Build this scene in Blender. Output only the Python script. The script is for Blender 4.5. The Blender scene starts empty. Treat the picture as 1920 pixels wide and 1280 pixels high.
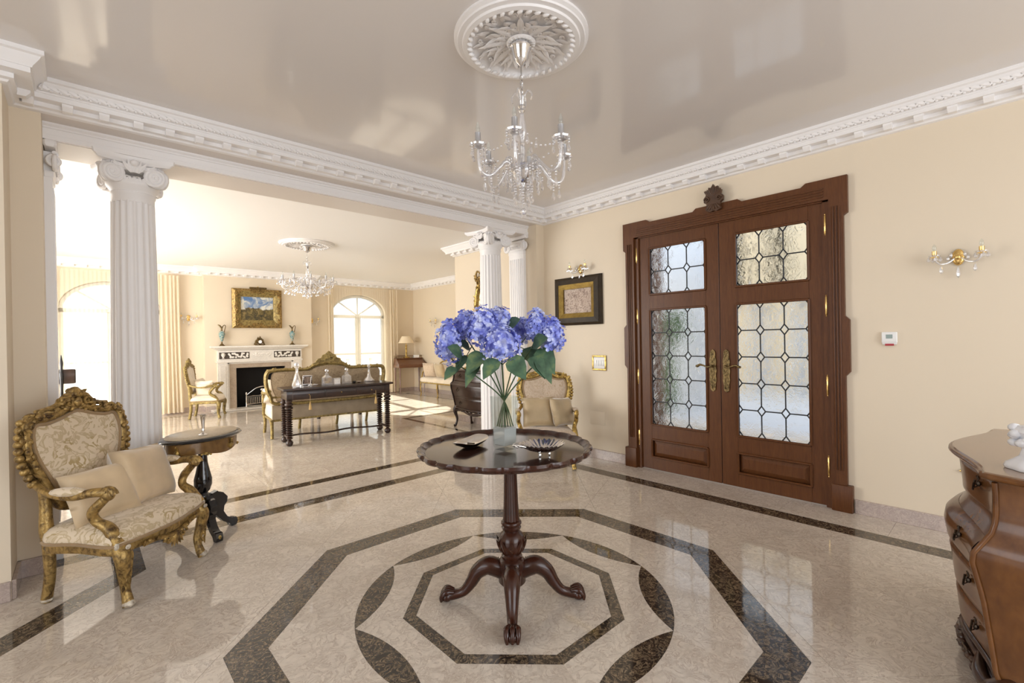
import bpy, bmesh, math, random
import numpy as np
from mathutils import Vector, Matrix, noise
PI = math.pi
sin, cos = math.sin, math.cos
def R(d): return d*PI/180
random.seed(7)

# ------------------------------------------------------------------ camera, world, sun, area lights, exposure
scene = bpy.context.scene
COL = scene.collection
FPX, PITCH, ROLL, TILT, CAMZ = 872.75, -.0019222, -.01774189, -.03759467, 1.3
AZ = PI/2-(PI/4+TILT)
_f0 = np.array([cos(AZ), sin(AZ), 0.]); _rr = np.array([sin(AZ), -cos(AZ), 0.]); _z = np.array([0, 0, 1.])
CW = _f0*cos(PITCH)+_z*sin(PITCH); _u0 = _z*cos(PITCH)-_f0*sin(PITCH)
CR = cos(ROLL)*_rr+sin(ROLL)*_u0; CU = -sin(ROLL)*_rr+cos(ROLL)*_u0
cam = bpy.data.cameras.new('camera'); cam.sensor_width = 36; cam.lens = FPX/1920*36; cam.clip_start = .05
camo = bpy.data.objects.new('camera', cam); COL.objects.link(camo)
camo.matrix_world = Matrix(((CR[0], CU[0], -CW[0], 0), (CR[1], CU[1], -CW[1], 0), (CR[2], CU[2], -CW[2], CAMZ), (0, 0, 0, 1)))
scene.camera = camo

wd = bpy.data.worlds.new('sky'); scene.world = wd; wd.use_nodes = True
bg = wd.node_tree.nodes['Background']
bg.inputs[0].default_value = (.82, .91, 1.0, 1); bg.inputs[1].default_value = 1.7

def area(name, loc, look, sx, sy, power, col=(1, 1, 1)):
    l = bpy.data.lights.new(name, 'AREA'); l.shape = 'RECTANGLE'; l.size = sx; l.size_y = sy
    l.energy = power; l.color = col
    o = bpy.data.objects.new(name, l); COL.objects.link(o); o.location = loc
    o.rotation_euler = (Vector(look)-Vector(loc)).to_track_quat('-Z', 'Y').to_euler()
    return o
sun = bpy.data.lights.new('sun', 'SUN'); sun.energy = 27; sun.angle = R(.6); sun.color = (1, .95, .86)
so = bpy.data.objects.new('sun', sun); COL.objects.link(so)
so.rotation_euler = Vector((-.10, -1, -.60)).to_track_quat('-Z', 'Y').to_euler()
# daylight through the windows behind the camera and on the left of the hall
area('daylight_window_behind', (1.6, -3.3, 1.6), (1.8, 2, 1.0), 3.6, 2.3, 88, (.97, .98, 1))
area('daylight_window_hall_left', (-3.9, .6, 1.55), (2, .8, 1.2), 3.0, 2.2, 54, (.97, .98, 1))
area('fill_light_living_left', (-2.15, 7.6, 1.5), (3, 7.5, 1.5), 3.3, 2.2, 255, (1, .98, .94))  # area fill added at an unseen left opening to brighten the living room

scene.view_settings.view_transform = 'Standard'; scene.view_settings.look = 'None'
scene.view_settings.exposure = 0.0; scene.view_settings.gamma = 1; scene.view_settings.use_curve_mapping = False
scene.cycles.use_denoising = True
scene.cycles.max_bounces = 12; scene.cycles.diffuse_bounces = 6; scene.cycles.glossy_bounces = 6
scene.cycles.transmission_bounces = 10; scene.cycles.transparent_max_bounces = 24
scene.cycles.sample_clamp_indirect = 4; scene.cycles.caustics_refractive = False; scene.cycles.caustics_reflective = False
scene.cycles.blur_glossy = .5

def at(x, y, X=None, Y=None, Z=None, D=None):
    d = CW+CR*(x-960)/FPX-CU*(y-640)/FPX
    t = X/d[0] if X is not None else Y/d[1] if Y is not None else (Z-CAMZ)/d[2] if Z is not None else D
    return Vector((d[0]*t, d[1]*t, d[2]*t+CAMZ))

# ------------------------------------------------------------------ materials
def nt(m): return m.node_tree.nodes, m.node_tree.links
def mat(name, col, rough=.5, metal=0, **kw):
    m = bpy.data.materials.new(name); m.use_nodes = True
    b = m.node_tree.nodes['Principled BSDF']
    b.inputs['Base Color'].default_value = (*col, 1); b.inputs['Roughness'].default_value = rough
    b.inputs['Metallic'].default_value = metal
    for k, v in kw.items():
        b.inputs[k.replace('_', ' ')].default_value = v
    return m
def coords(m, scale=(1, 1, 1), rand=True, kind='Object', rot=(0, 0, 0)):
    N, L = nt(m)
    tc = N.new('ShaderNodeTexCoord'); mp = N.new('ShaderNodeMapping'); mp.inputs['Scale'].default_value = scale
    mp.inputs['Rotation'].default_value = rot
    L.new(tc.outputs[kind], mp.inputs[0]); out = mp.outputs[0]
    if rand:
        oi = N.new('ShaderNodeObjectInfo'); mu = N.new('ShaderNodeMath'); mu.operation = 'MULTIPLY'; mu.inputs[1].default_value = 37
        ad = N.new('ShaderNodeVectorMath'); ad.operation = 'ADD'
        L.new(oi.outputs['Random'], mu.inputs[0]); L.new(out, ad.inputs[0]); L.new(mu.outputs[0], ad.inputs[1]); out = ad.outputs[0]
    return out
def tex(m, vec, scale, detail=4, rough=.5, dist=0):
    N, L = nt(m); t = N.new('ShaderNodeTexNoise'); t.inputs['Scale'].default_value = scale; t.inputs['Detail'].default_value = detail
    t.inputs['Roughness'].default_value = rough; t.inputs['Distortion'].default_value = dist; L.new(vec, t.inputs['Vector']); return t.outputs[0]
def ramp(m, fac, stops, interp='LINEAR'):
    N, L = nt(m); r = N.new('ShaderNodeValToRGB'); r.color_ramp.interpolation = interp
    e = r.color_ramp.elements
    while len(e) < len(stops): e.new(.5)
    for el, (p, c) in zip(e, stops):
        el.position = p; el.color = (*c, 1) if len(c) == 3 else c
    L.new(fac, r.inputs[0]); return r.outputs[0]
def mixc(m, fac, a, b, mode='MIX'):
    N, L = nt(m); x = N.new('ShaderNodeMix'); x.data_type = 'RGBA'; x.blend_type = mode
    for i, v in ((0, fac), (6, a), (7, b)):
        if hasattr(v, 'links') or hasattr(v, 'is_linked'): L.new(v, x.inputs[i])
        else: x.inputs[i].default_value = v if i == 0 else (*v, 1)
    return x.outputs[2]
def setc(m, out, inp='Base Color'):
    N, L = nt(m); L.new(out, N['Principled BSDF'].inputs[inp])
def bump(m, h, strength=.3, dist=.01):
    N, L = nt(m); b = N.new('ShaderNodeBump'); b.inputs['Strength'].default_value = strength; b.inputs['Distance'].default_value = dist
    L.new(h, b.inputs['Height']); L.new(b.outputs[0], N['Principled BSDF'].inputs['Normal'])

M = {}
M['wall'] = mat('cream_wall_paint', (.745, .645, .505), .55)
v = coords(M['wall'], rand=False); bump(M['wall'], tex(M['wall'], v, 90, 3), .04, .002)
M['ceiling'] = mat('satin_ceiling_paint', (.77, .745, .735), .09, Specular_IOR_Level=.40)
M['ceiling2'] = mat('living_ceiling_paint', (.87, .86, .85), .5, Specular_IOR_Level=.2)
M['plaster'] = mat('white_plaster', (.86, .845, .845), .45)
v = coords(M['plaster'], rand=False); bump(M['plaster'], tex(M['plaster'], v, 60, 3), .05, .002)
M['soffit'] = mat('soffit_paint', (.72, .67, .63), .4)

def marble(name, base, vein1, vein2, rough=.07, scale=1.0, fine=1.0):
    m = mat(name, base, rough, Specular_IOR_Level=.5)
    v = coords(m, (1, 1, 1))
    a = tex(m, v, 3.2*scale, 6, .62, .6); b = tex(m, v, 11*scale, 8, .7, 1.6); c = tex(m, v, 38*scale*fine, 4, .6, .4)
    c1 = ramp(m, a, [(.32, vein2), (.5, base), (.7, tuple(min(1, x*1.12) for x in base))])
    k = ramp(m, b, [(.455, (0, 0, 0)), (.49, (1.0, 1.0, 1.0)), (.51, (1, 1, 1)), (.545, (0, 0, 0))])
    N, L = nt(m); mu = N.new('ShaderNodeMath'); mu.operation = 'MULTIPLY'; L.new(k, mu.inputs[0]); L.new(ramp(m, c, [(.34, (.1, .1, .1)), (.60, (1, 1, 1))]), mu.inputs[1])
    c2 = mixc(m, mu.outputs[0], c1, vein1)
    c3 = mixc(m, .42, c2, ramp(m, c, [(.3, tuple(x*.78 for x in base)), (.7, tuple(min(1, x*1.15) for x in base))]))
    setc(m, c3); return m
M['marble'] = marble('beige_marble', (.67, .60, .52), (.30, .22, .17), (.53, .455, .38), .055, 1.1)
M['emperador'] = marble('dark_emperador_marble', (.036, .026, .020), (.46, .34, .21), (.014, .011, .010), .055, 1.7)
M['basemarble'] = marble('pinkish_marble', (.52, .43, .385), (.20, .15, .14), (.40, .32, .29), .16, 2.0)
M['slip'] = marble('rose_marble', (.45, .36, .28), (.7, .62, .5), (.34, .27, .22), .2, 3)
M['grout'] = mat('grout', (.50, .43, .36), .6)
M['crest'] = None
M['whitemarble'] = marble('white_marble', (.82, .79, .74), (.6, .56, .52), (.76, .72, .67), .25, 1.5)
M['darkstone'] = mat('dark_green_marble', (.07, .055, .045), .2)

def wood(name, c1, c2, rough=.25, scale=(1, 1, 1), rot=(0, 0, 0), coat=.4, spec=.5):
    m = mat(name, c1, rough, Coat_Weight=coat, Coat_Roughness=.08, Specular_IOR_Level=spec)
    v = coords(m, scale, rot=rot)
    a = tex(m, v, 7, 5, .6, .8); b = tex(m, v, 26, 3, .5, .3)
    c = mixc(m, .35, ramp(m, a, [(.3, c1), (.7, c2)]), ramp(m, b, [(.35, c1), (.65, c2)])); setc(m, c)
    bump(m, b, .04, .002); return m
M['door'] = wood('mahogany_door', (.080, .027, .009), (.135, .050, .016), .36, (6, 6, .6), coat=.0, spec=.28)
M['mahogany'] = wood('dark_mahogany', (.030, .009, .005), (.058, .017, .008), .24, (1.2, 1.2, .8), coat=.15, spec=.4)
M['crest'] = wood('carved_crest_wood', (.050, .022, .010), (.10, .045, .02), .4, (1, 1, 1), coat=.1)
M['tabletop'] = wood('mahogany_tabletop', (.028, .012, .009), (.044, .018, .012), .16, (.6, 3, 3))
M['walnut'] = wood('burr_walnut', (.085, .030, .008), (.215, .086, .022), .26, (1, 1, .55), coat=.2, spec=.4)
M['walnuttop'] = wood('walnut_top', (.23, .145, .09), (.30, .19, .12), .22, (.5, 2, 2))
M['walnutdark'] = wood('dark_walnut_carving', (.028, .012, .007), (.075, .032, .016), .32, (1, 1, 1))
M['darkoak'] = wood('dark_stained_oak', (.020, .009, .006), (.042, .017, .010), .28, (2, 2, .7), coat=.2)
M['desk'] = wood('desk_mahogany', (.10, .035, .014), (.16, .065, .028), .3, (.7, 3, 3))
M['burl'] = wood('marquetry_burl', (.12, .06, .018), (.26, .14, .04), .25, (1, 1, 1))
M['ebony'] = mat('ebonised_wood', (.006, .005, .006), .12, Coat_Weight=.5)

def gilt(name, gold, dark, rough=.38, metal=.75, sc=30):
    m = mat(name, gold, rough, metal)
    v = coords(m); a = tex(m, v, sc, 5, .65, .5); b = tex(m, v, sc*3, 3)
    setc(m, ramp(m, a, [(.34, dark), (.56, gold), (.75, tuple(min(1, x*1.35) for x in gold))]))
    bump(m, b, .5, .004); return m
M['gilt'] = gilt('antique_gilt_wood', (.40, .265, .090), (.085, .048, .020), .42, .6)
M['gilt2'] = gilt('olive_gilt_wood', (.36, .27, .095), (.13, .085, .03), .48, .4)
M['giltb'] = gilt('bright_gilt', (.58, .40, .12), (.13, .08, .025), .34, .75)
M['worn'] = gilt('worn_gesso', (.62, .56, .46), (.30, .24, .18), .6, 0)
M['brass'] = mat('polished_brass', (.83, .58, .22), .18, 1)
M['oldbrass'] = gilt('aged_brass', (.22, .155, .07), (.06, .042, .02), .38, .9, 60)
M['chrome'] = mat('chrome', (.70, .70, .72), .14, 1); M['sleeve'] = mat('brushed_chrome', (.62, .64, .68), .3, .9)
M['silver'] = mat('silver', (.86, .83, .79), .14, 1)
M['bronze'] = mat('dark_bronze', (.045, .032, .022), .35, .8)
M['iron'] = mat('black_iron', (.02, .02, .02), .5, .3)
M['lead'] = mat('lead_came', (.02, .02, .022), .5, .2)
M['soot'] = mat('sooty_brick', (.008, .007, .007), .95)
M['winframe'] = mat('painted_window_frame', (.55, .54, .52), .5)
M['white'] = mat('white_plastic', (.85, .85, .84), .35)
M['porcelain'] = mat('white_porcelain', (.85, .87, .92), .12, Coat_Weight=.6)

def damask(name, base, leaf, sc=26, sheen=.4):
    m = mat(name, base, .62, Sheen_Weight=sheen)
    v = coords(m, (1, 1, 1), rand=False)
    a = tex(m, v, sc*.55, 1.5, .45, 2.6); b = tex(m, v, sc*4, 2)
    k = ramp(m, a, [(.505, (0, 0, 0)), (.53, (1, 1, 1)), (.63, (1, 1, 1)), (.66, (.35, .35, .35))])
    vo = m.node_tree.nodes.new('ShaderNodeTexVoronoi'); vo.inputs['Scale'].default_value = sc*.42
    m.node_tree.links.new(v, vo.inputs['Vector'])
    k2 = ramp(m, vo.outputs['Distance'], [(.10, (1, 1, 1)), (.30, (1, 1, 1)), (.42, (0, 0, 0))])
    kk = mixc(m, 1.0, k, k2, 'MULTIPLY')
    k3 = mixc(m, .6, kk, k, 'MIX')
    setc(m, mixc(m, k3, base, leaf)); bump(m, b, .12, .002); return m
M['damask'] = damask('cream_gold_damask', (.73, .61, .45), (.44, .325, .15))
M['damaskpale'] = damask('pale_damask', (.62, .50, .38), (.50, .37, .24), 34)
M['sofaback'] = damask('sofa_back_fabric', (.40, .31, .20), (.24, .17, .10), 50)
def cloth(name, c, rough=.7, sheen=.5, sc=30):
    m = mat(name, c, rough, Sheen_Weight=sheen); v = coords(m)
    setc(m, ramp(m, tex(m, v, 7, 3), [(.3, tuple(x*.84 for x in c)), (.7, tuple(min(1, x*1.1) for x in c))]))
    bump(m, tex(m, v, sc*8, 2), .12, .002); return m
M['velvet'] = cloth('champagne_velvet', (.62, .47, .29), .5, .8)
M['velvet2'] = cloth('gold_beige_velvet', (.50, .38, .22), .5, .8)
M['cream'] = cloth('cream_upholstery', (.70, .58, .43))
M['creamseat'] = cloth('pale_seat_fabric', (.78, .68, .54))
M['lining'] = cloth('brown_lining', (.40, .33, .24), .8, .2)
M['braid'] = cloth('tan_braid', (.33, .22, .11), .7, .3, 60)
M['tassel'] = cloth('gold_tassel', (.62, .42, .16), .6)
M['shade'] = mat('lamp_shade_silk', (.80, .68, .50), .7, Subsurface_Weight=0)

def glassm(name, col=(1, 1, 1), rough=.0, ior=1.45, tint=.0):
    m = bpy.data.materials.new(name); m.use_nodes = True; N, L = nt(m)
    N.remove(N['Principled BSDF']); o = N['Material Output']
    tr = N.new('ShaderNodeBsdfTransparent'); tr.inputs[0].default_value = (*col, 1)
    gl = N.new('ShaderNodeBsdfGlossy'); gl.inputs['Roughness'].default_value = rough; gl.inputs[0].default_value = (1, 1, 1, 1)
    lw = N.new('ShaderNodeLayerWeight'); lw.inputs[0].default_value = .5
    pw = N.new('ShaderNodeMath'); pw.operation = 'POWER'; pw.inputs[1].default_value = 4; L.new(lw.outputs['Facing'], pw.inputs[0]); lw = pw
    ad = N.new('ShaderNodeMath'); ad.operation = 'MULTIPLY_ADD'; ad.inputs[1].default_value = .85; ad.inputs[2].default_value = tint+.04*(ior-1)/.45
    ad.use_clamp = True
    L.new(lw.outputs[0], ad.inputs[0])
    mx = N.new('ShaderNodeMixShader'); L.new(ad.outputs[0], mx.inputs[0]); L.new(tr.outputs[0], mx.inputs[1]); L.new(gl.outputs[0], mx.inputs[2])
    if tint > .2:
        dd = N.new('ShaderNodeBsdfDiffuse'); dd.inputs[0].default_value = (.95, .95, .97, 1); m3 = N.new('ShaderNodeMixShader'); m3.inputs[0].default_value = .13
        L.new(mx.outputs[0], m3.inputs[1]); L.new(dd.outputs[0], m3.inputs[2]); mx = m3
    L.new(mx.outputs[0], o.inputs[0]); return m, gl, mx
M['crystal'] = glassm('cut_crystal', (.93, .93, .95), .06, 1.7, .34)[0]
M['clear'] = glassm('clear_glass', (.93, .955, .95), .0, 1.35, .02)[0]
# textured leaded glass of the door
m = bpy.data.materials.new('rippled_door_glass'); m.use_nodes = True; N, L = nt(m)
b = N['Principled BSDF']; b.inputs['Base Color'].default_value = (.96, .98, 1, 1); b.inputs['Roughness'].default_value = .14
b.inputs['Transmission Weight'].default_value = 1; b.inputs['IOR'].default_value = 1.25
v = coords(m, (1, 1, 1)); bump(m, tex(m, v, 16, 3, .55, 1.4), .55, .012); M['rippled'] = m
M['frost'] = mat('frosted_sand', (.70, .68, .68), .7)
# sheer curtain
m = bpy.data.materials.new('sheer_voile'); m.use_nodes = True; N, L = nt(m); N.remove(N['Principled BSDF'])
tr = N.new('ShaderNodeBsdfTransparent'); tl = N.new('ShaderNodeBsdfTranslucent'); df = N.new('ShaderNodeBsdfDiffuse')
tl.inputs[0].default_value = (.86, .78, .64, 1); df.inputs[0].default_value = (.86, .78, .64, 1)
m1 = N.new('ShaderNodeMixShader'); m1.inputs[0].default_value = .97; L.new(tl.outputs[0], m1.inputs[1]); L.new(df.outputs[0], m1.inputs[2])
m2 = N.new('ShaderNodeMixShader'); m2.inputs[0].default_value = .30; L.new(tr.outputs[0], m2.inputs[1]); L.new(m1.outputs[0], m2.inputs[2])
L.new(m2.outputs[0], N['Material Output'].inputs[0]); M['voile'] = m
M['mirror'] = mat('mirror_glass', (.9, .9, .9), .02, 1)

m = mat('hydrangea_petals', (.20, .28, .78), .55, Subsurface_Weight=0); v = coords(m)
setc(m, ramp(m, tex(m, v, 22, 3), [(.30, (.13, .15, .60)), (.47, (.27, .33, .84)), (.64, (.62, .68, .95))])); M['petal'] = m
m = mat('hydrangea_leaf', (.05, .14, .05), .5); v = coords(m)
setc(m, ramp(m, tex(m, v, 18, 3), [(.3, (.035, .075, .045)), (.55, (.075, .15, .085)), (.75, (.20, .27, .10))])); M['leaf'] = m
M['stem'] = mat('green_stem', (.05, .10, .035), .5)
m = mat('oil_landscape', (.3, .3, .3), .35); v = coords(m, rand=False)
N, L = nt(m); sp = N.new('ShaderNodeSeparateXYZ'); L.new(v, sp.inputs[0])
n1 = tex(m, v, 6, 4, .6, 1); n2 = tex(m, v, 13, 4, .6, 1)
sky = ramp(m, n1, [(.38, (.10, .20, .42)), (.5, (.35, .42, .52)), (.6, (.75, .74, .66))])
land = ramp(m, n2, [(.34, (.02, .02, .015)), (.5, (.10, .075, .025)), (.6, (.20, .15, .05)), (.7, (.33, .22, .10))])
ad = N.new('ShaderNodeMath'); ad.operation = 'MULTIPLY_ADD'; ad.inputs[1].default_value = .22; L.new(n1, ad.inputs[0]); L.new(sp.outputs[2], ad.inputs[2])
setc(m, mixc(m, ramp(m, ad.outputs[0], [(.10, (0, 0, 0)), (.12, (1, 1, 1))]), land, sky)); M['paint'] = m
m = mat('plaster_relief', (.50, .39, .32), .6); v = coords(m, rand=False); n1 = tex(m, v, 26, 5, .6, 1.6)
setc(m, ramp(m, n1, [(.35, (.22, .15, .12)), (.5, (.50, .39, .32)), (.65, (.62, .52, .44))])); bump(m, n1, .6, .01); M['relief'] = m
m = mat('cloisonne_enamel', (.2, .4, .42), .2); v = coords(m); n1 = tex(m, v, 26, 2, .5, 1)
setc(m, ramp(m, n1, [(.4, (.07, .20, .23)), (.55, (.40, .47, .42)), (.7, (.42, .30, .18))])); M['enamel'] = m

# ------------------------------------------------------------------ geometry helpers
class MB:
    def __init__(s, M=None): s.v = []; s.f = []; s.M = M
    def add(s, vs, fs):
        n = len(s.v)
        if s.M is not None: vs = [tuple(s.M@Vector(p)) for p in vs]
        s.v += [tuple(p) for p in vs]; s.f += [[i+n for i in f] for f in fs]; return s
    def loft(s, rings, cap=True, closed=True, loop=False):
        n = len(rings[0]); vs = [p for r in rings for p in r]; fs = []; m = len(rings)
        for i in range(m if loop else m-1):
            a = i*n; b = ((i+1) % m)*n
            for j in range(n if closed else n-1):
                k = (j+1) % n; fs.append([a+j, a+k, b+k, b+j])
        if cap and not loop:
            fs.append(list(range(n))[::-1]); fs.append([(m-1)*n+j for j in range(n)])
        return s.add(vs, fs)
    def box(s, x0, x1, y0, y1, z0, z1, c=0.):
        if x0 > x1: x0, x1 = x1, x0
        if y0 > y1: y0, y1 = y1, y0
        if z0 > z1: z0, z1 = z1, z0
        if c <= 0:
            r = lambda z: [(x0, y0, z), (x1, y0, z), (x1, y1, z), (x0, y1, z)]
            return s.loft([r(z0), r(z1)])
        c = min(c, (x1-x0)*.45, (y1-y0)*.45, (z1-z0)*.45)
        def r(z, i):
            a, b, d, e = x0+i, x1-i, y0+i, y1-i
            return [(a+c, d, z), (b-c, d, z), (b, d+c, z), (b, e-c, z), (b-c, e, z), (a+c, e, z), (a, e-c, z), (a, d+c, z)]
        return s.loft([r(z0, c*.7), r(z0+c, 0), r(z1-c, 0), r(z1, c*.7)])
    def prism(s, poly, z0, z1, tf=None):
        tf = tf or (lambda x, y, z: (x, y, z)); n = len(poly)
        vs = [tf(x, y, z0) for x, y in poly]+[tf(x, y, z1) for x, y in poly]
        fs = [list(range(n))[::-1], list(range(n, 2*n))]+[[i, (i+1) % n, (i+1) % n+n, i+n] for i in range(n)]
        return s.add(vs, fs)
    def lathe(s, prof, n=16, c=(0, 0), fr=None, cap=True):
        rings = []
        for r, z in prof:
            rings.append([(c[0]+(r*(fr(2*PI*j/n, z) if fr else 1))*cos(2*PI*j/n), c[1]+(r*(fr(2*PI*j/n, z) if fr else 1))*sin(2*PI*j/n), z) for j in range(n)])
        return s.loft(rings, cap)
    def ell(s, c, r, nu=8, nv=5, rot=None):
        if not hasattr(r, '__len__'): r = (r, r, r)
        vs = []; fs = []
        Q = rot.to_matrix() if rot else None
        def P(x, y, z):
            p = Vector((x*r[0], y*r[1], z*r[2]))
            if Q: p = Q@p
            return (p.x+c[0], p.y+c[1], p.z+c[2])
        vs.append(P(0, 0, -1))
        for i in range(1, nv):
            a = -PI/2+PI*i/nv
            for j in range(nu): vs.append(P(cos(a)*cos(2*PI*j/nu), cos(a)*sin(2*PI*j/nu), sin(a)))
        vs.append(P(0, 0, 1)); T = len(vs)-1
        for j in range(nu):
            k = (j+1) % nu; fs.append([0, 1+k, 1+j]); fs.append([T, T-nu+j, T-nu+k])
            for i in range(nv-2): a = 1+i*nu; fs.append([a+j, a+k, a+nu+k, a+nu+j])
        return s.add(vs, fs)
    def tube(s, pts, rad, n=8, cap=True, loop=False, up=None, flat=1.):
        pts = [Vector(p) for p in pts]; m = len(pts)
        if not hasattr(rad, '__len__'): rad = [rad]*m
        elif len(rad) != m:
            rad = [float(np.interp(i/(m-1), np.linspace(0, 1, len(rad)), rad)) for i in range(m)]
        T = []
        for i in range(m):
            a = pts[(i-1) % m] if (i > 0 or loop) else pts[i]; b = pts[(i+1) % m] if (i < m-1 or loop) else pts[i]
            t = (b-a); T.append(t.normalized() if t.length > 1e-9 else Vector((0, 0, 1)))
        nrm = Vector(up) if up else (Vector((0, 0, 1)) if abs(T[0].z) < .9 else Vector((1, 0, 0)))
        rings = []
        for i in range(m):
            if up: nrm = Vector(up)
            nrm = nrm-T[i]*nrm.dot(T[i])
            nrm = nrm.normalized() if nrm.length > 1e-6 else T[i].orthogonal().normalized()
            bi = T[i].cross(nrm)
            rings.append([tuple(pts[i]+(nrm*cos(2*PI*j/n)*flat+bi*sin(2*PI*j/n))*rad[i]) for j in range(n)])
        return s.loft(rings, cap, loop=loop)
def spl(pts, k=6, loop=False):
    P = [Vector(p) for p in pts]; n = len(P); out = []
    for i in range(n if loop else n-1):
        if loop: a, b, c, d = P[(i-1) % n], P[i], P[(i+1) % n], P[(i+2) % n]
        else: a, b, c, d = P[max(i-1, 0)], P[i], P[i+1], P[min(i+2, n-1)]
        for j in range(k):
            t = j/k; out.append(.5*((2*b)+(c-a)*t+(2*a-5*b+4*c-d)*t*t+(-a+3*b-3*c+d)*t**3))
    if not loop: out.append(P[-1])
    return out
def obj(name, mb, m, parent=None, smooth=35, **tags):
    me = bpy.data.meshes.new(name); me.from_pydata(mb.v, [], mb.f); me.materials.append(m if not isinstance(m, str) else M[m])
    me.update()
    bm = bmesh.new(); bm.from_mesh(me); bmesh.ops.recalc_face_normals(bm, faces=bm.faces); bm.to_mesh(me); bm.free()
    if smooth:
        me.shade_smooth()
        if smooth < 180: me.set_sharp_from_angle(angle=R(smooth))
    o = bpy.data.objects.new(name, me); COL.objects.link(o)
    if parent: o.parent = parent
    for k, t in tags.items(): o[k] = t
    return o
def thing(name, label, cat, loc=(0, 0, 0), rotz=0, group=None):
    o = bpy.data.objects.new(name, None); COL.objects.link(o); o.location = loc; o.rotation_euler = (0, 0, rotz)
    o.empty_display_size = .1; o['label'] = label; o['category'] = cat
    if group: o['group'] = group
    return o
KIDS = lambda o: [c for c in bpy.data.objects if c.parent == o]
def dup(root, loc=None, rotz=None, label=None, scale=None):
    def cp(o, par):
        c = o.copy(); COL.objects.link(c)
        if par: c.parent = par
        for k in KIDS(o): cp(k, c)
        return c
    r = cp(root, None)
    if loc is not None: r.location = loc
    if rotz is not None: r.rotation_euler = (0, 0, rotz)
    if label: r['label'] = label
    if scale: r.scale = scale
    return r
def clip(poly, a, b, c):                      # keep a*x+b*y <= c
    out = []
    for i in range(len(poly)):
        p, q = poly[i], poly[(i+1) % len(poly)]; dp = a*p[0]+b*p[1]-c; dq = a*q[0]+b*q[1]-c
        if dp <= 0: out.append(p)
        if (dp < 0 < dq) or (dq < 0 < dp):
            t = dp/(dp-dq); out.append((p[0]+(q[0]-p[0])*t, p[1]+(q[1]-p[1])*t))
    return out
def parea(p): return abs(sum(p[i][0]*p[(i+1) % len(p)][1]-p[(i+1) % len(p)][0]*p[i][1] for i in range(len(p))))/2 if len(p) > 2 else 0
def shrink(p, g):
    # pull a convex polygon in by g along its edges' normals
    n = len(p); cx = sum(q[0] for q in p)/n; cy = sum(q[1] for q in p)/n; out = list(p)
    for i in range(n):
        a, b = p[i], p[(i+1) % n]; dx, dy = b[0]-a[0], b[1]-a[1]; l = math.hypot(dx, dy)
        if l < 1e-6: continue
        nx, ny = dy/l, -dx/l
        if nx*(cx-a[0])+ny*(cy-a[1]) > 0: nx, ny = -nx, -ny
        out = clip(out, nx, ny, nx*a[0]+ny*a[1]-g)
        if len(out) < 3: return []
    return out
def sweep(path, prof, side=1, loop=False):
    # cornice: profile (d, z) swept along a 2-D path; d goes to the left of travel when side=1
    n = len(path); rings = []
    for i, p in enumerate(path):
        def nr(a, b):
            dx, dy = b[0]-a[0], b[1]-a[1]; l = math.hypot(dx, dy); return (-dy/l*side, dx/l*side)
        if i == 0 and not loop: m_ = nr(path[0], path[1])
        elif i == n-1 and not loop: m_ = nr(path[-2], path[-1])
        else:
            a = nr(path[i-1], p); b = nr(p, path[(i+1) % n]); k = 1+a[0]*b[0]+a[1]*b[1]; m_ = ((a[0]+b[0])/k, (a[1]+b[1])/k)
        rings.append([(p[0]+m_[0]*d, p[1]+m_[1]*d, z) for d, z in prof])
    return MB().loft(rings, cap=True, loop=loop)
def leafb(mb, c, dirv, nrm, L=.05, W=.02, n=4, curl=.3):
    # a small carved acanthus lobe
    d = Vector(dirv).normalized(); nn = Vector(nrm).normalized(); s = d.cross(nn).normalized(); c = Vector(c); rings = []
    for i in range(n+1):
        t = i/n; w = W*math.sin(PI*min(1, t*.85+.15))*.9+.001; h = nn*(curl*L*t*t)
        p = c+d*L*t+h
        rings.append([tuple(p-s*w), tuple(p+nn*w*.55), tuple(p+s*w), tuple(p-nn*w*.3)])
    mb.loft(rings); return mb
def blobs(mb, path, r, n, spread=.6, seed=1, nrm=(0, 1, 0)):
    # carved scrollwork along a path: rounded lobes and leaves
    rnd = random.Random(seed); P = [Vector(p) for p in path]
    for i in range(n):
        t = (i+.5)/n*(len(P)-1); k = int(t); f = t-k; k2 = min(k+1, len(P)-1); p = P[k].lerp(P[k2], f); d = (P[k2]-P[k])
        d = d.normalized() if d.length > 1e-8 else Vector((1, 0, 0))
        o = Vector((rnd.uniform(-1, 1), rnd.uniform(-1, 1), rnd.uniform(-1, 1)))*r*spread
        if rnd.random() < .72: mb.ell(p+o, (r*rnd.uniform(.6, 1), r*rnd.uniform(.5, .8), r*rnd.uniform(.35, .6)), 6, 4, Vector(d).to_track_quat('X', 'Z') @ Vector((0, 0, 1)).rotation_difference(Vector((rnd.uniform(-.6, .6), rnd.uniform(-.6, .6), 1))))
        else: leafb(mb, p+o*.6, d+Vector((rnd.uniform(-.8, .8), rnd.uniform(-.3, .3), rnd.uniform(-.8, .8))), nrm, r*1.8, r*.7, 3, .3)
    return mb

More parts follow.
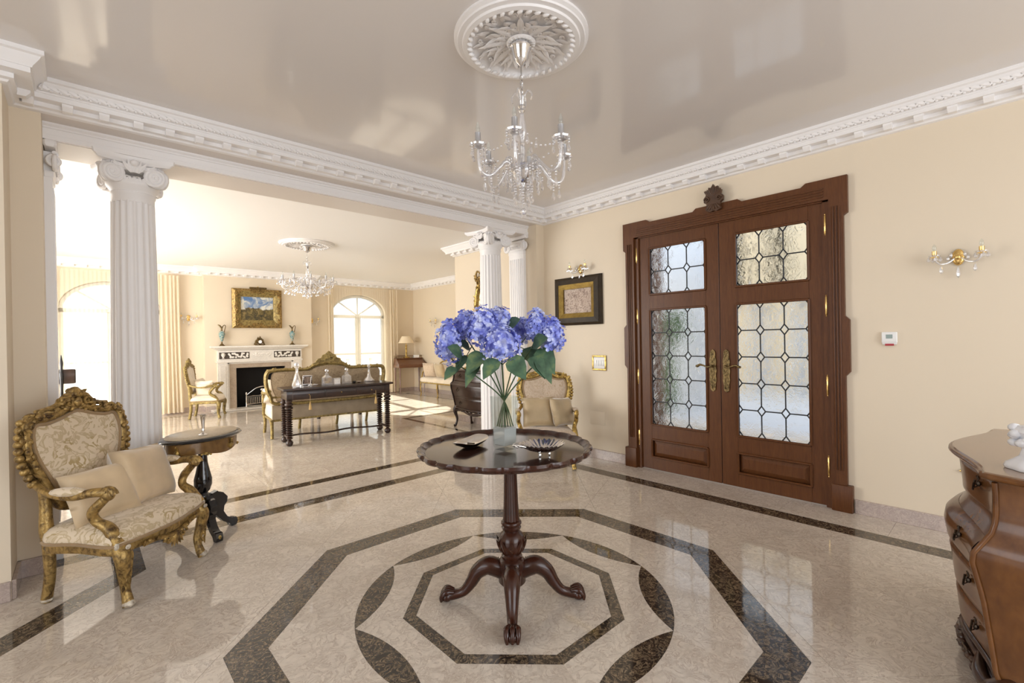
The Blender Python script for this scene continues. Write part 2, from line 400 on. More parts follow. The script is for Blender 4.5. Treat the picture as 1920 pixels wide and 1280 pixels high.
# ------------------------------------------------------------------ the setting
XD, YB, ZC, ZL = 4.13, 3.857, 2.835, 2.855      # door wall, colonnade face, ceilings
XJL, XJR = -.15, 4.00                            # jambs of the colonnade opening
YW, YF, XF = 11.05, 10.85, 6.62                  # back wall, chimney breast, far right wall
XN, YN = 4.58, 6.30                              # niche wall and its corner
ST = dict(kind='structure')
fl = obj('floor', MB().box(-4.0, 6.9, -3.4, 11.3, -.12, -.022), 'grout', **ST)
_rest = {}
def tilepoly(name, poly, m, gap=.0007, th=.022):
    p = shrink(poly, gap)
    if parea(p) < 2e-4: return
    cx, cy = sum(a[0] for a in p)/len(p), sum(a[1] for a in p)/len(p)
    if cy > 7.15 or cx*CW[0]+cy*CW[1] < .35 or (name == 'marble_tile' and (cx > 4.13 or cx < -1.2)):
        _rest.setdefault((name, m), MB()).prism(p, -th, 0.0); return
    return obj(name, MB().prism(p, -th, 0.0), m, fl, smooth=0)
def gridtiles(region, size, ang, org, minarea=3e-4):
    # region: convex polygon; cut by a rotated grid of square slabs
    ca, sa = cos(ang), sin(ang)
    uv = [((x-org[0])*ca+(y-org[1])*sa, -(x-org[0])*sa+(y-org[1])*ca) for x, y in region]
    u0, u1 = min(p[0] for p in uv), max(p[0] for p in uv); v0, v1 = min(p[1] for p in uv), max(p[1] for p in uv)
    for i in range(math.floor(u0/size), math.ceil(u1/size)):
        for j in range(math.floor(v0/size), math.ceil(v1/size)):
            q = clip(clip(clip(clip(uv, -1, 0, -i*size), 1, 0, (i+1)*size), 0, -1, -j*size), 0, 1, (j+1)*size)
            if len(q) > 2 and parea(q) > minarea:
                tilepoly('marble_tile', [(org[0]+u*ca-v*sa, org[1]+u*sa+v*ca) for u, v in q], 'marble')
C0 = (1.6155, 1.7586)
def pol(r, d): return (C0[0]+r*cos(R(d)), C0[1]+r*sin(R(d)))
R1, R2, R3, R4, RT = 1.2966, 1.129, .561, .499, .776
AP = cos(R(22.5))
tilepoly('marble_tile', [pol(R4, 22.5+45*k) for k in range(8)], 'marble')
for k in range(8):
    a, b = 45*k-22.5, 45*k+22.5
    tilepoly('dark_marble_strip', [pol(R1, a), pol(R1, b), pol(R2, b), pol(R2, a)], 'emperador')
    tilepoly('dark_marble_strip', [pol(R3, a), pol(R3, b), pol(R4, b), pol(R4, a)], 'emperador')
    arc = [pol(RT, a+45*i/12) for i in range(13)]
    nx, ny = cos(R(45*k)), sin(R(45*k))
    inn = []
    for p in arc:
        e = (p[0]-C0[0])*nx+(p[1]-C0[1])*ny-RT*AP
        e *= 1.05; inn.append((p[0]-2*e*nx, p[1]-2*e*ny))
    o = obj('dark_marble_lens', MB().prism(arc[1:-1]+[arc[-1]]+inn[::-1][1:-1]+[arc[0]], -.022, 0), 'emperador', fl, smooth=0)
    obj('marble_tile', MB().prism([pol(R2-.0008, a), *[pol(RT+.0008, a+45*i/12) for i in range(13)], pol(R2-.0008, b)], -.022, 0), 'marble', fl, smooth=0)
    obj('marble_tile', MB().prism([pol(R3+.0008, a), *[(x-nx*.0008, y-ny*.0008) for x, y in inn], pol(R3+.0008, b)], -.022, 0), 'marble', fl, smooth=0)
    # hall field outside the big octagon
    big = [(-3.9, -3.3), (3.646, -3.3), (3.646, 3.885), (-3.9, 3.885)]
    q = clip(big, -nx, -ny, -(nx*C0[0]+ny*C0[1]+R1*AP))
    for dd, s in ((a, 1), (b, -1)):
        ax, ay = cos(R(dd+90)), sin(R(dd+90)); q = clip(q, -s*ax, -s*ay, -s*(ax*C0[0]+ay*C0[1]))
    q = clip(q, -1, 1, 3.205)
    if len(q) > 2: gridtiles(q, .62, R(45+2), C0)
tilepoly('marble_tile', [(.263, 3.468), (.68, 3.885), (.263, 3.885)], 'marble')
# dark border strips
def strip(x0, y0, x1, y1, w, seg, name='dark_marble_strip', m='emperador'):
    L_ = math.hypot(x1-x0, y1-y0); n = max(1, round(L_/seg)); dx, dy = (x1-x0)/L_, (y1-y0)/L_; px, py = -dy*w, dx*w
    for i in range(n):
        a, b = L_*i/n, L_*(i+1)/n
        tilepoly(name, [(x0+dx*a, y0+dy*a), (x0+dx*b, y0+dy*b), (x0+dx*b+px, y0+dy*b+py), (x0+dx*a+px, y0+dy*a+py)], m)
strip(3.786, -3.3, 3.786, 4.025, .14, 1.2)
strip(XJL, 3.885, 3.646, 3.885, .14, 1.1)
strip(XJL-.6, 4.43, XN, 4.43, .125, 1.1)
tilepoly('dark_marble_strip', [(.263, 3.468), (.263, 3.885), (.12, 3.885), (.12, 3.525)], 'emperador')
d0 = [(.12, 3.525), (.263, 3.468)]
for i in range(5):
    a, b = -i*.8, -(i+1)*.8
    q = [(.12+a, 3.525+a), (.263+a, 3.468+a), (.263+b, 3.468+b), (.12+b, 3.525+b)]
    if i == 0: pass
    tilepoly('dark_marble_strip', q, 'emperador')
q = clip([(-3.9, -.6), (.12, 3.525-.0), (.12, 3.885), (-3.9, 3.885)], 1, -1, -3.407)
gridtiles(q, .62, R(47), C0)
strip(4.13, -3.3, 4.13, 4.43, .344, .62, 'marble_tile', 'marble')
strip(XJL, 4.025, 3.79, 4.025, .405, .62, 'marble_tile', 'marble')
for reg in ([(-2, 4.555), (4.02, 4.555), (4.02, 7.15), (-2, 7.15)], [(-2, 7.15), (6.07, 7.15), (6.07, 10.5), (-2, 10.5)]):
    gridtiles(reg, .62, 0, (0, 4.555))
strip(4.10, 4.555, 4.10, 7.15, .08, 1.0); strip(4.10, 7.07, 6.07, 7.07, .08, 1.0); strip(6.15, 7.07, 6.15, 10.58, .08, 1.0); strip(-2, 10.5, 6.15, 10.5, .08, 1.0)
gridtiles([(4.10, 4.555), (4.58, 4.555), (4.58, 7.07), (4.10, 7.07)], .62, 0, (4.1, 4.555))
gridtiles([(4.58, 6.3), (6.15, 6.3), (6.15, 7.07), (4.58, 7.07)], .62, 0, (4.1, 6.3))
gridtiles([(6.15, 6.3), (6.62, 6.3), (6.62, 11.05), (6.15, 11.05)], .62, 0, (6.15, 6.3))
gridtiles([(-2, 10.58), (6.15, 10.58), (6.15, 11.05), (-2, 11.05)], .62, 0, (-2, 10.58))

for (nm_, m_), q_ in _rest.items(): obj('distant_'+nm_+'s', q_, m_, fl, smooth=0, kind='stuff')
obj('ceiling', MB().box(-4.0, XD+.2, -3.4, 4.0, ZC, ZC+.1), 'ceiling', **ST)
obj('ceiling', MB().box(-4.0, 6.9, 4.30, 11.3, ZL, ZL+.1), 'ceiling2', **ST)

# door wall with the doorway left open
DY0, DY1, DZ = .90, 2.64, 2.36
w = MB(); w.box(XD, XD+.25, -3.4, DY0, -.02, ZC); w.box(XD, XD+.25, DY1, YB+.5, -.02, ZC); w.box(XD, XD+.25, DY0, DY1, DZ, ZC)
w.box(XJR, XD+.25, YB, 4.55, -.02, ZC+.05)
obj('wall_right', w, 'wall', smooth=0, **ST)
w = MB(); w.box(-4.0, -.28, 3.553, 3.86, -.02, ZC); w.box(-4.0, XJL, YB, 4.50, -.02, ZL)
obj('wall_left', w, 'wall', smooth=0, **ST)
w = MB(); w.box(XN, 6.9, 4.50, YN, -.02, ZL); obj('wall_niche', w, 'wall', smooth=0, **ST)
w = MB(); w.box(XF, XF+.2, YN, YW+.2, -.02, ZL); obj('wall_far_right', w, 'wall', smooth=0, **ST)
# behind the camera and to the left, with their big window openings
w = MB(); w.box(-4, -.3, -3.4, -3.2, -.02, ZC); w.box(3.5, XD, -3.4, -3.2, -.02, ZC); w.box(-.3, 3.5, -3.4, -3.2, 2.75, ZC); w.box(-.3, 3.5, -3.4, -3.2, -.02, .35)
obj('wall_behind', w, 'wall', smooth=0, **ST)
w = MB(); w.box(-4, -3.8, -3.4, -1, -.02, ZC); w.box(-4, -3.8, 2.2, 3.6, -.02, ZC); w.box(-4, -3.8, -1, 2.2, 2.7, ZC); w.box(-4, -3.8, -1, 2.2, -.02, .4)
obj('wall_hall_left', w, 'wall', smooth=0, **ST)
w = MB(); w.box(-2.2, -1.8, 4.3, 5.9, -.02, ZL); w.box(-2.2, -1.8, 9.3, 11.2, -.02, ZL); w.box(-2.2, -1.8, 5.9, 9.3, 2.65, ZL); w.box(-2.2, -1.8, 5.9, 9.3, -.02, .35)
obj('wall_living_left', w, 'wall', smooth=0, **ST)

# back wall with two arched openings, and the chimney breast
WIN = [(.43, .70), (5.10, .70)]; ZS, ZA = 2.02, 2.50
w = MB(); xs = [-2.0]
def ywall(x, y, z): return (x, z, y)
segs = [-2.0]
for c, h in WIN: segs += [c-h, c+h]
segs += [6.8]
for i in range(0, len(segs), 2): w.box(segs[i], segs[i+1], YW, YW+.25, -.02, ZL)
for c, h in WIN:
    arc = [(c-h*cos(PI*i/20), ZS+(ZA-ZS)*sin(PI*i/20)) for i in range(21)]
    for i in range(20):
        a, b = arc[i], arc[i+1]
        w.add([(a[0], YW, a[1]), (b[0], YW, b[1]), (b[0], YW, ZL), (a[0], YW, ZL), (a[0], YW+.25, a[1]), (b[0], YW+.25, b[1]), (b[0], YW+.25, ZL), (a[0], YW+.25, ZL)],
              [[0, 1, 2, 3], [4, 7, 6, 5], [0, 4, 5, 1], [3, 2, 6, 7], [0, 3, 7, 4], [1, 5, 6, 2]])
w.box(1.80, 2.28, YF, YW, -.02, ZL); w.box(3.32, 3.86, YF, YW, -.02, ZL); w.box(2.28, 3.32, YF, YW, .86, ZL)
obj('wall_back', w, 'wall', smooth=0, **ST)

# windows
def arched_window(idx, c, h):
    y0 = YW+.10
    wf = MB()
    wf.box(c-h, c-h+.06, y0, y0+.07, .02, ZS); wf.box(c+h-.06, c+h, y0, y0+.07, .02, ZS)
    wf.box(c-h, c+h, y0, y0+.07, ZS-.09, ZS-.02); wf.box(c-h, c+h, y0, y0+.07, .0, .10)
    o = None
    arc = [(c-(h-.02)*cos(PI*i/20), y0+.035, ZS-.03+(ZA-ZS)*sin(PI*i/20)) for i in range(21)]
    wf.tube(arc, .035, 6)
    root = obj('window_%d' % idx, wf, 'winframe', **ST)
    for s in (-1, 1):
        q = MB(); xx = c+s*.035; q.box(xx-.03, xx+.03, y0, y0+.05, .10, ZS-.08); obj('mullion', q, 'winframe', root)
        q = MB(); x1 = c+s*(h-.09); q.box(min(xx, x1), max(xx, x1), y0+.01, y0+.04, 1.02, 1.06); obj('glazing_bar', q, 'winframe', root)
        obj('glass_pane', MB().box(min(c, c+s*h), max(c, c+s*h), y0+.02, y0+.026, .1, ZS-.08), 'clear', root, smooth=0)
    for a in (45, 90, 135):
        q = MB(); r0 = Vector((c, y0+.03, ZS-.03)); q.tube([r0, r0+Vector((-cos(R(a))*(h-.03), 0, sin(R(a))*(ZA-ZS-.02)))], .016, 6); obj('fanlight_bar', q, 'winframe', root)
    obj('glass_pane', MB().prism([(c-(h-.05)*cos(PI*i/20), ZS-.02+(ZA-ZS-.03)*sin(PI*i/20)) for i in range(21)], y0+.02, y0+.026, lambda x, y, z: (x, z, y)), 'clear', root, smooth=0)
    return root
arched_window(1, *WIN[0]); arched_window(2, *WIN[1])

# cornices
def cornice_prof(z): return [(0, z), (.165, z), (.165, z-.022), (.152, z-.028), (.148, z-.038), (.120, z-.072), (.118, z-.080), (.111, z-.080), (.111, z-.107), (.048, z-.107), (.048, z-.132), (.030, z-.139), (.022, z-.150), (0, z-.155)]
def trim(n, path, z, side, leaves=True, mods=True):
    t = obj('trim_%d' % n, sweep(path, cornice_prof(z), side), 'plaster', smooth=30, **ST)
    lv = MB()
    for i in range(len(path)-1):
        (x0, y0), (x1, y1) = path[i], path[i+1]; L_ = math.hypot(x1-x0, y1-y0)
        dx, dy = (x1-x0)/L_, (y1-y0)/L_; nx, ny = -dy*side, dx*side
        if L_ < .25: continue
        k = int(L_/.042)
        if mods:
            km = int(L_/.158)
            for j in range(km):
                s = (j+.5)*L_/km; cx, cy = x0+dx*s, y0+dy*s
                q = MB(Matrix(((dx, nx, 0, cx), (dy, ny, 0, cy), (0, 0, 1, 0), (0, 0, 0, 1))))
                q.loft([[(-.024, .046, z-.107), (.024, .046, z-.107), (.024, .098, z-.107), (-.024, .098, z-.107)],
                        [(-.024, .046, z-.120), (.024, .046, z-.120), (.024, .098, z-.120), (-.024, .098, z-.120)],
                        [(-.022, .046, z-.145), (.022, .046, z-.145), (.022, .080, z-.143), (-.022, .080, z-.143)]])
                obj('modillion', q, 'plaster', t, smooth=0)
        if leaves:
            for j in range(k):
                s = (j+.5)*L_/k; cx, cy = x0+dx*s, y0+dy*s
                if s < .12 or s > L_-.12: continue
                p = (cx+nx*.136, cy+ny*.136, z-.054)
                leafb(lv, (p[0]-dx*.02, p[1]-dy*.02, p[2]-.012), (dx, dy, .55), (nx*.75, ny*.75, -.6), .052, .0155, 3, .22)
                lv.ell((p[0]+dx*.010, p[1]+dy*.010, p[2]-.013), .0085, 5, 3)
                leafb(lv, (p[0], p[1], p[2]+.006), (dx, dy, -.5), (nx*.75, ny*.75, -.6), .030, .010, 3, .25)
    if leaves and lv.v: obj('carved_leaf_frieze', lv, 'plaster', t, kind='stuff')
    return t
trim(1, [(XD, -3.2), (XD, YB), (-.28, YB), (-.28, 3.553), (-3.8, 3.553)], ZC, 1)
trim(2, [(XN, 4.50), (XN, YN), (XF, YN), (XF, YW), (3.86, YW), (3.86, YF), (1.80, YF), (1.80, YW), (-1.8, YW)], ZL, 1, leaves=False)

# beam over the colonnade: soffit, white entablature, mouldings
obj('ceiling_beam', MB().box(XJL, XJR, YB, 3.99, ZC-.155, ZC), 'soffit', smooth=0, **ST)
e = MB(); yb, yf = 4.35, 3.99; zt, zb = ZC-.155, 2.579
e.box(XJL, XJR, yf+.02, yb, zb, ZL)
obj('entablature', e, 'soffit', smooth=0, **ST)
e = MB()
ep = [(0, zt+.02), (.034, zt+.02), (.034, zt-.012), (.020, zt-.022), (.020, zt-.030), (.012, zt-.034), (.012, zb+.034), (.020, zb+.030), (.020, zb), (0, zb)]
e.loft([[(x, yf+.02-d, z) for d, z in ep] for x in (XJL, XJR)])
obj('trim_3', e, 'plaster', smooth=30, **ST)
e = MB(); e.box(XJL+.05, XJR-.05, yf+.02, yb, zb-.004, zb+.01); obj('trim_4', e, 'soffit', **ST)

# baseboards, cut into their marble lengths
def baseboard(name, path, side, h=.10, seg=.62, th=.018):
    root = None
    for i in range(len(path)-1):
        (x0, y0), (x1, y1) = path[i], path[i+1]; L_ = math.hypot(x1-x0, y1-y0); n = max(1, round(L_/seg)); dx, dy = (x1-x0)/L_, (y1-y0)/L_
        nx, ny = -dy*side, dx*side
        for j in range(n):
            a, b = L_*j/n+.0008, L_*(j+1)/n-.0008; q = MB(Matrix(((dx, nx, 0, x0), (dy, ny, 0, y0), (0, 0, 1, 0), (0, 0, 0, 1))))
            q.box(a, b, 0, th, 0, h, .003)
            if root is None: root = obj(name, q, 'basemarble', smooth=0, **ST)
            else: obj('marble_skirting', q, 'basemarble', root, smooth=0)
baseboard('baseboard_right', [(XD, -3.2), (XD, .80)], 1)
baseboard('baseboard_right_corner', [(XD, 2.74), (XD, YB), (XJR, YB), (XJR, 4.03)], 1)
baseboard('baseboard_left', [(XJL, YB), (-.28, YB), (-.28, 3.553), (-3.0, 3.553)], 1)
baseboard('baseboard_niche', [(XN, 4.50), (XN, YN), (XF, YN)], 1)
baseboard('baseboard_back', [(XF, YN), (XF, YW), (5.85, YW)], 1)
baseboard('baseboard_breast', [(4.36, YW), (3.86, YW), (3.86, YF), (3.72, YF)], 1)
baseboard('baseboard_breast_left', [(1.96, YF), (1.80, YF), (1.80, YW), (1.15, YW)], 1)

# ------------------------------------------------------------------ columns and pilasters
def volute(mb, c, u, v, n, r=.062):
    # spiral scroll in plane (u, v), thickness along n
    c, u, v, n = Vector(c), Vector(u), Vector(v), Vector(n); P = []
    for i in range(31):
        a = i/30*2.35*2*PI; rr = r*(1-.82*i/30); P.append(c+u*rr*cos(a+PI/2)+v*rr*sin(a+PI/2))
    mb.tube(P, [.013, .011, .007], 7); mb.ell(c, .012, 6, 4)
    Q = []
    for s in (-1, 1): Q.append([tuple(c+n*s*.004+u*r*.80*cos(2*PI*j/14)+v*r*.80*sin(2*PI*j/14)) for j in range(14)])
    mb.loft(Q)
def column(x, y, label):
    t = thing('fluted_column', label, 'column', (x, y, 0), 0, 'ionic columns')
    NF = 20
    def fr(a, z):
        k = (a*NF/(2*PI)) % 1; return 1-.075*max(0, sin(PI*min(1, max(0, (k-.12)/.76))))**.6
    rs = []
    zz = [.17, .20]+[.20+(2.30-.20)*i/8 for i in range(1, 9)]
    prof = []
    for z in zz:
        tt = (z-.2)/2.1; prof.append((.141-.020*max(0, tt)**1.6, z))
    s = MB(); s.lathe(prof, NF*8, fr=fr); obj('shaft', s, 'plaster', t, smooth=60)
    b = MB(); b.box(-.185, .185, -.185, .185, 0, .055, .003)
    b.lathe([(.17, .055), (.182, .068), (.182, .085), (.168, .10), (.152, .105), (.150, .118), (.160, .128), (.166, .14), (.158, .155), (.146, .162), (.146, .175)], 40)
    obj('base', b, 'plaster', t)
    c = MB(); c.lathe([(.119, 2.29), (.121, 2.335), (.127, 2.345), (.127, 2.358), (.122, 2.362), (.126, 2.375), (.145, 2.40), (.150, 2.425), (.140, 2.445)], 40)
    for k in range(4):
        a = R(45+90*k); d = Vector((cos(a), sin(a), 0)); n = Vector((-sin(a), cos(a), 0))
        volute(c, d*.192+Vector((0, 0, 2.462)), d, Vector((0, 0, 1)), n, .070)
        for sg in (-1, 1):
            volute(c, d*.190+n*sg*.030+Vector((0, 0, 2.462)), (d+n*sg*-.35).normalized(), Vector((0, 0, 1)), (n-d*sg*-.35).normalized(), .066)
    for k in range(4):
        a = R(90*k); d = Vector((cos(a), sin(a), 0)); n = Vector((-sin(a), cos(a), 0))
        P = [d*.135+n*x_+Vector((0, 0, 2.505+.018*abs(x_)/.12)) for x_ in (-.12, -.06, 0, .06, .12)]; c.tube(P, .020, 6)
        for i in range(-3, 4): c.ell(d*(.139-.004*abs(i))+n*i*.026+Vector((0, 0, 2.436)), (.013, .013, .020), 7, 5)
        c.ell(d*.170+Vector((0, 0, 2.535)), (.026, .026, .022), 8, 5)
        for i in range(-2, 3): leafb(c, d*.160+n*i*.008+Vector((0, 0, 2.475)), n*i*.35+Vector((0, 0, 1)), d, .085, .014, 3, .12)
    ab = []
    for z, k in ((2.536, .90), (2.548, .95), (2.556, 1.0), (2.579, 1.02)):
        ring = []
        for q in range(4):
            for i in range(7):
                s_ = -1+2*i/6; dd = .158+.055*s_*s_; a = R(90*q); px, py = dd, s_*.205
                ring.append(((px*cos(a)-py*sin(a))*k, (px*sin(a)+py*cos(a))*k, z))
        ab.append(ring)
    c.loft(ab); obj('capital', c, 'plaster', t, smooth=40)
    return t
column(.285, 4.17, 'tall white fluted column behind the gilt armchair on the left')
column(3.545, 4.17, 'white fluted column on the right of the colonnade beside the corner armchair')
def pilaster(x, sx, label):
    t = thing('pilaster', label, 'pilaster', (x, 4.17, 0), 0, 'flat pilasters')
    p = MB(); p.box(0, sx*.038, -.13, .13, .12, 2.40)
    for i in range(-3, 4): p.box(sx*.036, sx*.044, i*.034-.010, i*.034+.010, .22, 2.30, .002)
    obj('shaft', p, 'plaster', t)
    p = MB(); p.box(0, sx*.055, -.155, .155, 0, .07, .003); p.box(0, sx*.050, -.145, .145, .07, .12, .006); obj('base', p, 'plaster', t)
    p = MB(); p.box(0, sx*.045, -.135, .135, 2.36, 2.40, .004); p.box(0, sx*.05, -.12, .12, 2.40, 2.52); p.box(0, sx*.062, -.19, .19, 2.535, 2.579, .01)
    for s in (-1, 1):
        volute(p, (sx*.050, s*.155, 2.452), (0, s, 0), (0, 0, 1), (1, 0, 0), .058)
        volute(p, (sx*.048, s*.165, 2.455), (1, 0, 0), (0, 0, 1), (0, 1, 0), .032)
    for i in range(-3, 4): p.ell((sx*.06, i*.028, 2.44), (.013, .012, .02), 7, 5)
    p.tube([(sx*.055, y_, 2.50) for y_ in (-.15, 0, .15)], .016, 6)
    obj('capital', p, 'plaster', t); return t
pilaster(XJL, 1, 'narrow white pilaster at the left end of the colonnade')
pilaster(XJR, -1, 'white pilaster against the jamb right of the far column')

# ------------------------------------------------------------------ double entrance door
DT = XD+.03
droot = MB()
# casing: stepped outline, extruded, with the opening cut out by building it in pieces (y along the wall, z up)
def wallp(x0, x1): return lambda y, z, d: (x0+(x1-x0)*d, y, z)
fr = MB()
def cas(poly, t): fr.prism(poly, 0, 1, lambda y, z, d: (XD+.04-(t+.04)*d, y, z))
jambL = [(2.595, 0), (2.715, 0), (2.715, .19), (2.690, .195), (2.690, .995), (2.718, 1.03), (2.718, 1.41), (2.690, 1.44), (2.690, 2.175), (2.716, 2.195), (2.716, 2.464), (2.45, 2.464), (2.415, 2.438), (2.415, 2.31), (2.595, 2.31)]
cas(jambL, .035)
head = [(2.415, 2.31), (2.415, 2.438), (1.975, 2.438), (1.945, 2.464), (1.580, 2.464), (1.545, 2.438), (1.110, 2.438), (1.110, 2.31)]
cas(head, .035)
jambR = [(.93, 0), (.93, 2.31), (1.110, 2.31), (1.110, 2.438), (1.076, 2.464), (.811, 2.464), (.811, 2.195), (.838, 2.175), (.838, 1.44), (.809, 1.41), (.809, 1.03), (.838, .995), (.838, .195), (.813, .19), (.813, 0)]
cas(jambR, .035)
droot = obj('door_1', fr, 'door', smooth=0, **ST)
q = MB()
def frp(y, z0, z1, wdt, t): q.box(XD-.036-t, XD-.030, y-wdt/2, y+wdt/2, z0, z1, .003)
for y0 in (.865, .885, .905): frp(y0, .30, 2.25, .010, .008)
for y0 in (2.625, 2.645, 2.665): frp(y0, .30, 2.25, .010, .008)
for z0 in (2.335, 2.355, 2.375, 2.395): q.box(XD-.044, XD-.030, .96, 2.56, z0-.005, z0+.005, .003)
obj('reeded_moulding', q, 'door', droot)
q = MB()
for y0, y1 in ((.805, .935), (2.593, 2.722)): q.box(XD-.050, XD+.02, y0, y1, 0, .195, .004)
obj('plinth_block', q, 'door', droot)
q = MB(); q.box(XD-.012, XD+.05, .915, .975, 0, 2.345); q.box(XD-.012, XD+.05, 2.555, 2.61, 0, 2.345); q.box(XD-.012, XD+.05, .93, 2.60, 2.30, 2.345)
obj('door_stop', q, 'door', droot)
# carved crest over the door
q = MB(); cy = 1.772
out = [(0, 2.635), (.018, 2.605), (.040, 2.612), (.046, 2.585), (.070, 2.575), (.064, 2.545), (.085, 2.520), (.082, 2.485), (.060, 2.470), (.058, 2.440), (.068, 2.415), (.045, 2.405), (.025, 2.395), (0, 2.405)]
poly = [(cy+a, b) for a, b in out]+[(cy-a, b) for a, b in out[::-1][1:-1]]
q.prism(poly, 0, 1, lambda y, z, d: (XD-.035-.03*d, y, z))
for s in (-1, 1):
    q.tube([(XD-.07, cy+s*(.052+.026*(1-i/18)*cos(i/18*9)), 2.505+.026*(1-i/18)*sin(i/18*9)) for i in range(19)], .007, 5)
    for i in range(5): leafb(q, (XD-.066, cy+s*.01*i, 2.53+.004*i), (0, s*(.15+.2*i), 1), (-1, 0, 0), .075-.006*i, .012, 3, .2)
    for i in range(3): leafb(q, (XD-.066, cy+s*.015*i, 2.46), (0, s*(.2+.3*i), -1), (-1, 0, 0), .055, .012, 3, .2)
obj('carved_crest', q, 'crest', droot)
def leaf_door(ya, yb, hinge_side, hy, plate_y):
    # ya<yb; wooden leaf with three openings
    g0, g1 = (1.074, 1.620) if ya < 1.5 else (1.884, 2.442)
    zs = [(.130, .300), (.447, 1.578), (1.728, 2.182)]
    w = MB(); x0, x1 = XD+.006, XD+.050
    w.box(x0, x1, ya, g0, .008, 2.31, .002); w.box(x0, x1, g1, yb, .008, 2.31, .002)
    zz = .008
    for a, b in zs+[(2.31, 0)]:
        w.box(x0, x1, g0, g1, zz, a); zz = b
    lf = obj('door_leaf', w, 'door', droot, smooth=0)
    # raised panel
    pm = MB(); a, b = zs[0]
    pm.loft([[(x0+.030, g0, a), (x0+.030, g1, a), (x0+.030, g1, b), (x0+.030, g0, b)], [(x0+.016, g0+.01, a+.01), (x0+.016, g1-.01, a+.01), (x0+.016, g1-.01, b-.01), (x0+.016, g0+.01, b-.01)],
             [(x0+.002, g0+.045, a+.045), (x0+.002, g1-.045, a+.045), (x0+.002, g1-.045, b-.045), (x0+.002, g0+.045, b-.045)]])
    obj('raised_panel', pm, 'door', lf, smooth=0)
    bd = MB()
    for a, b in zs:
        for (p, r_) in (((g0, a), (g1, a)), ((g1, a), (g1, b)), ((g1, b), (g0, b)), ((g0, b), (g0, a))):
            bd.tube([(x0-.004, p[0], p[1]), (x0-.004, r_[0], r_[1])], .010, 6)
    obj('glazing_bead', bd, 'door', lf)
    # leaded panes: octagons with lozenges between
    came = MB()
    def seg(p, r_): came.tube([(x0+.024, p[0], p[1]), (x0+.024, r_[0], r_[1])], .0056, 5, up=(1, 0, 0), flat=1.3)
    for (za, zb), rows in ((zs[1], 5), (zs[2], 2)):
        cw, chh = (g1-g0)/3, (zb-za)/rows; ty, tz = cw*.165, chh*.185
        def pane(poly, nm='glass_pane'):
            p = shrink([q_ for q_ in poly], .0012)
            if len(p) > 2: obj(nm, MB().prism(p, 0, 1, lambda y, z, d: (x0+.021+.005*d, y, z)), 'rippled', lf, smooth=0)
        for i in range(3):
            for j in range(rows):
                a, b, c_, d_ = g0+i*cw, g0+(i+1)*cw, za+j*chh, za+(j+1)*chh
                pane([(a+ty, c_), (b-ty, c_), (b, c_+tz), (b, d_-tz), (b-ty, d_), (a+ty, d_), (a, d_-tz), (a, c_+tz)])
                for sy, yy in ((1, a), (-1, b)):
                    for sz, z_ in ((1, c_), (-1, d_)): seg((yy, z_+sz*tz), (yy+sy*ty, z_))
                if i < 2: seg((b, c_+tz), (b, d_-tz))
                if j < rows-1: seg((a+ty, d_), (b-ty, d_))
        for i in range(4):
            for j in range(rows+1):
                y_, z_ = g0+i*cw, za+j*chh; di = [(y_-ty, z_), (y_, z_-tz), (y_+ty, z_), (y_, z_+tz)]
                di = clip(clip(clip(clip(di, 1, 0, g1), -1, 0, -g0), 0, 1, zb), 0, -1, -za)
                if len(di) > 2: pane(di, 'small_glass_pane')
        for p, r_ in (((g0, za), (g0, zb)), ((g1, za), (g1, zb))): seg(p, r_)
    obj('lead_came', came, 'lead', lf, smooth=0)
    for hz in (.31, .92, 1.52, 2.13):
        h = MB(); h.lathe([(.002, hz-.085), (.007, hz-.078), (.005, hz-.072), (.009, hz-.066), (.009, hz+.066), (.005, hz+.072), (.007, hz+.078), (.002, hz+.085)], 10, c=(XD-.008, hy)); obj('hinge', h, 'brass', lf)
    hd = MB(); pz0, pz1 = .815, 1.19; outl = []
    for k in range(25):
        t = k/24; wv = .030*(sin(PI*t)**.25)*(1+.10*sin(t*PI*9)); outl.append((wv, pz0+(pz1-pz0)*t))
    hd.prism([(plate_y+a, b) for a, b in outl]+[(plate_y-a, b) for a, b in outl[::-1]], 0, 1, lambda y, z, d: (x0-.010*d, y, z))
    rn = random.Random(3)
    for k in range(90): hd.ell((x0-.010, plate_y+rn.uniform(-.02, .02), rn.uniform(pz0+.02, pz1-.02)), (.004, .005, .007), 5, 3)
    hp = obj('handle_plate', hd, 'oldbrass', lf)
    hv = MB(); s = hinge_side
    hv.lathe([(.012, 0), (.012, .03)], 10)
    hv = MB(); z0 = 1.043
    hv.tube(spl([(x0-.008, plate_y, z0), (x0-.045, plate_y, z0), (x0-.052, plate_y+s*.03, z0-.008), (x0-.050, plate_y+s*.065, z0+.004), (x0-.048, plate_y+s*.10, z0+.010), (x0-.048, plate_y+s*.122, z0-.004)], 5), [.010, .009, .009, .007, .009, .011, .012], 8)
    hv.ell((x0-.048, plate_y+s*.125, z0-.002), (.012, .016, .012), 8, 5)
    obj('lever_handle', hv, 'oldbrass', lf)
    return lf
leaf_door(.975, 1.758, -1, .957, 1.708)
leaf_door(1.764, 2.562, 1, 2.578, 1.826)

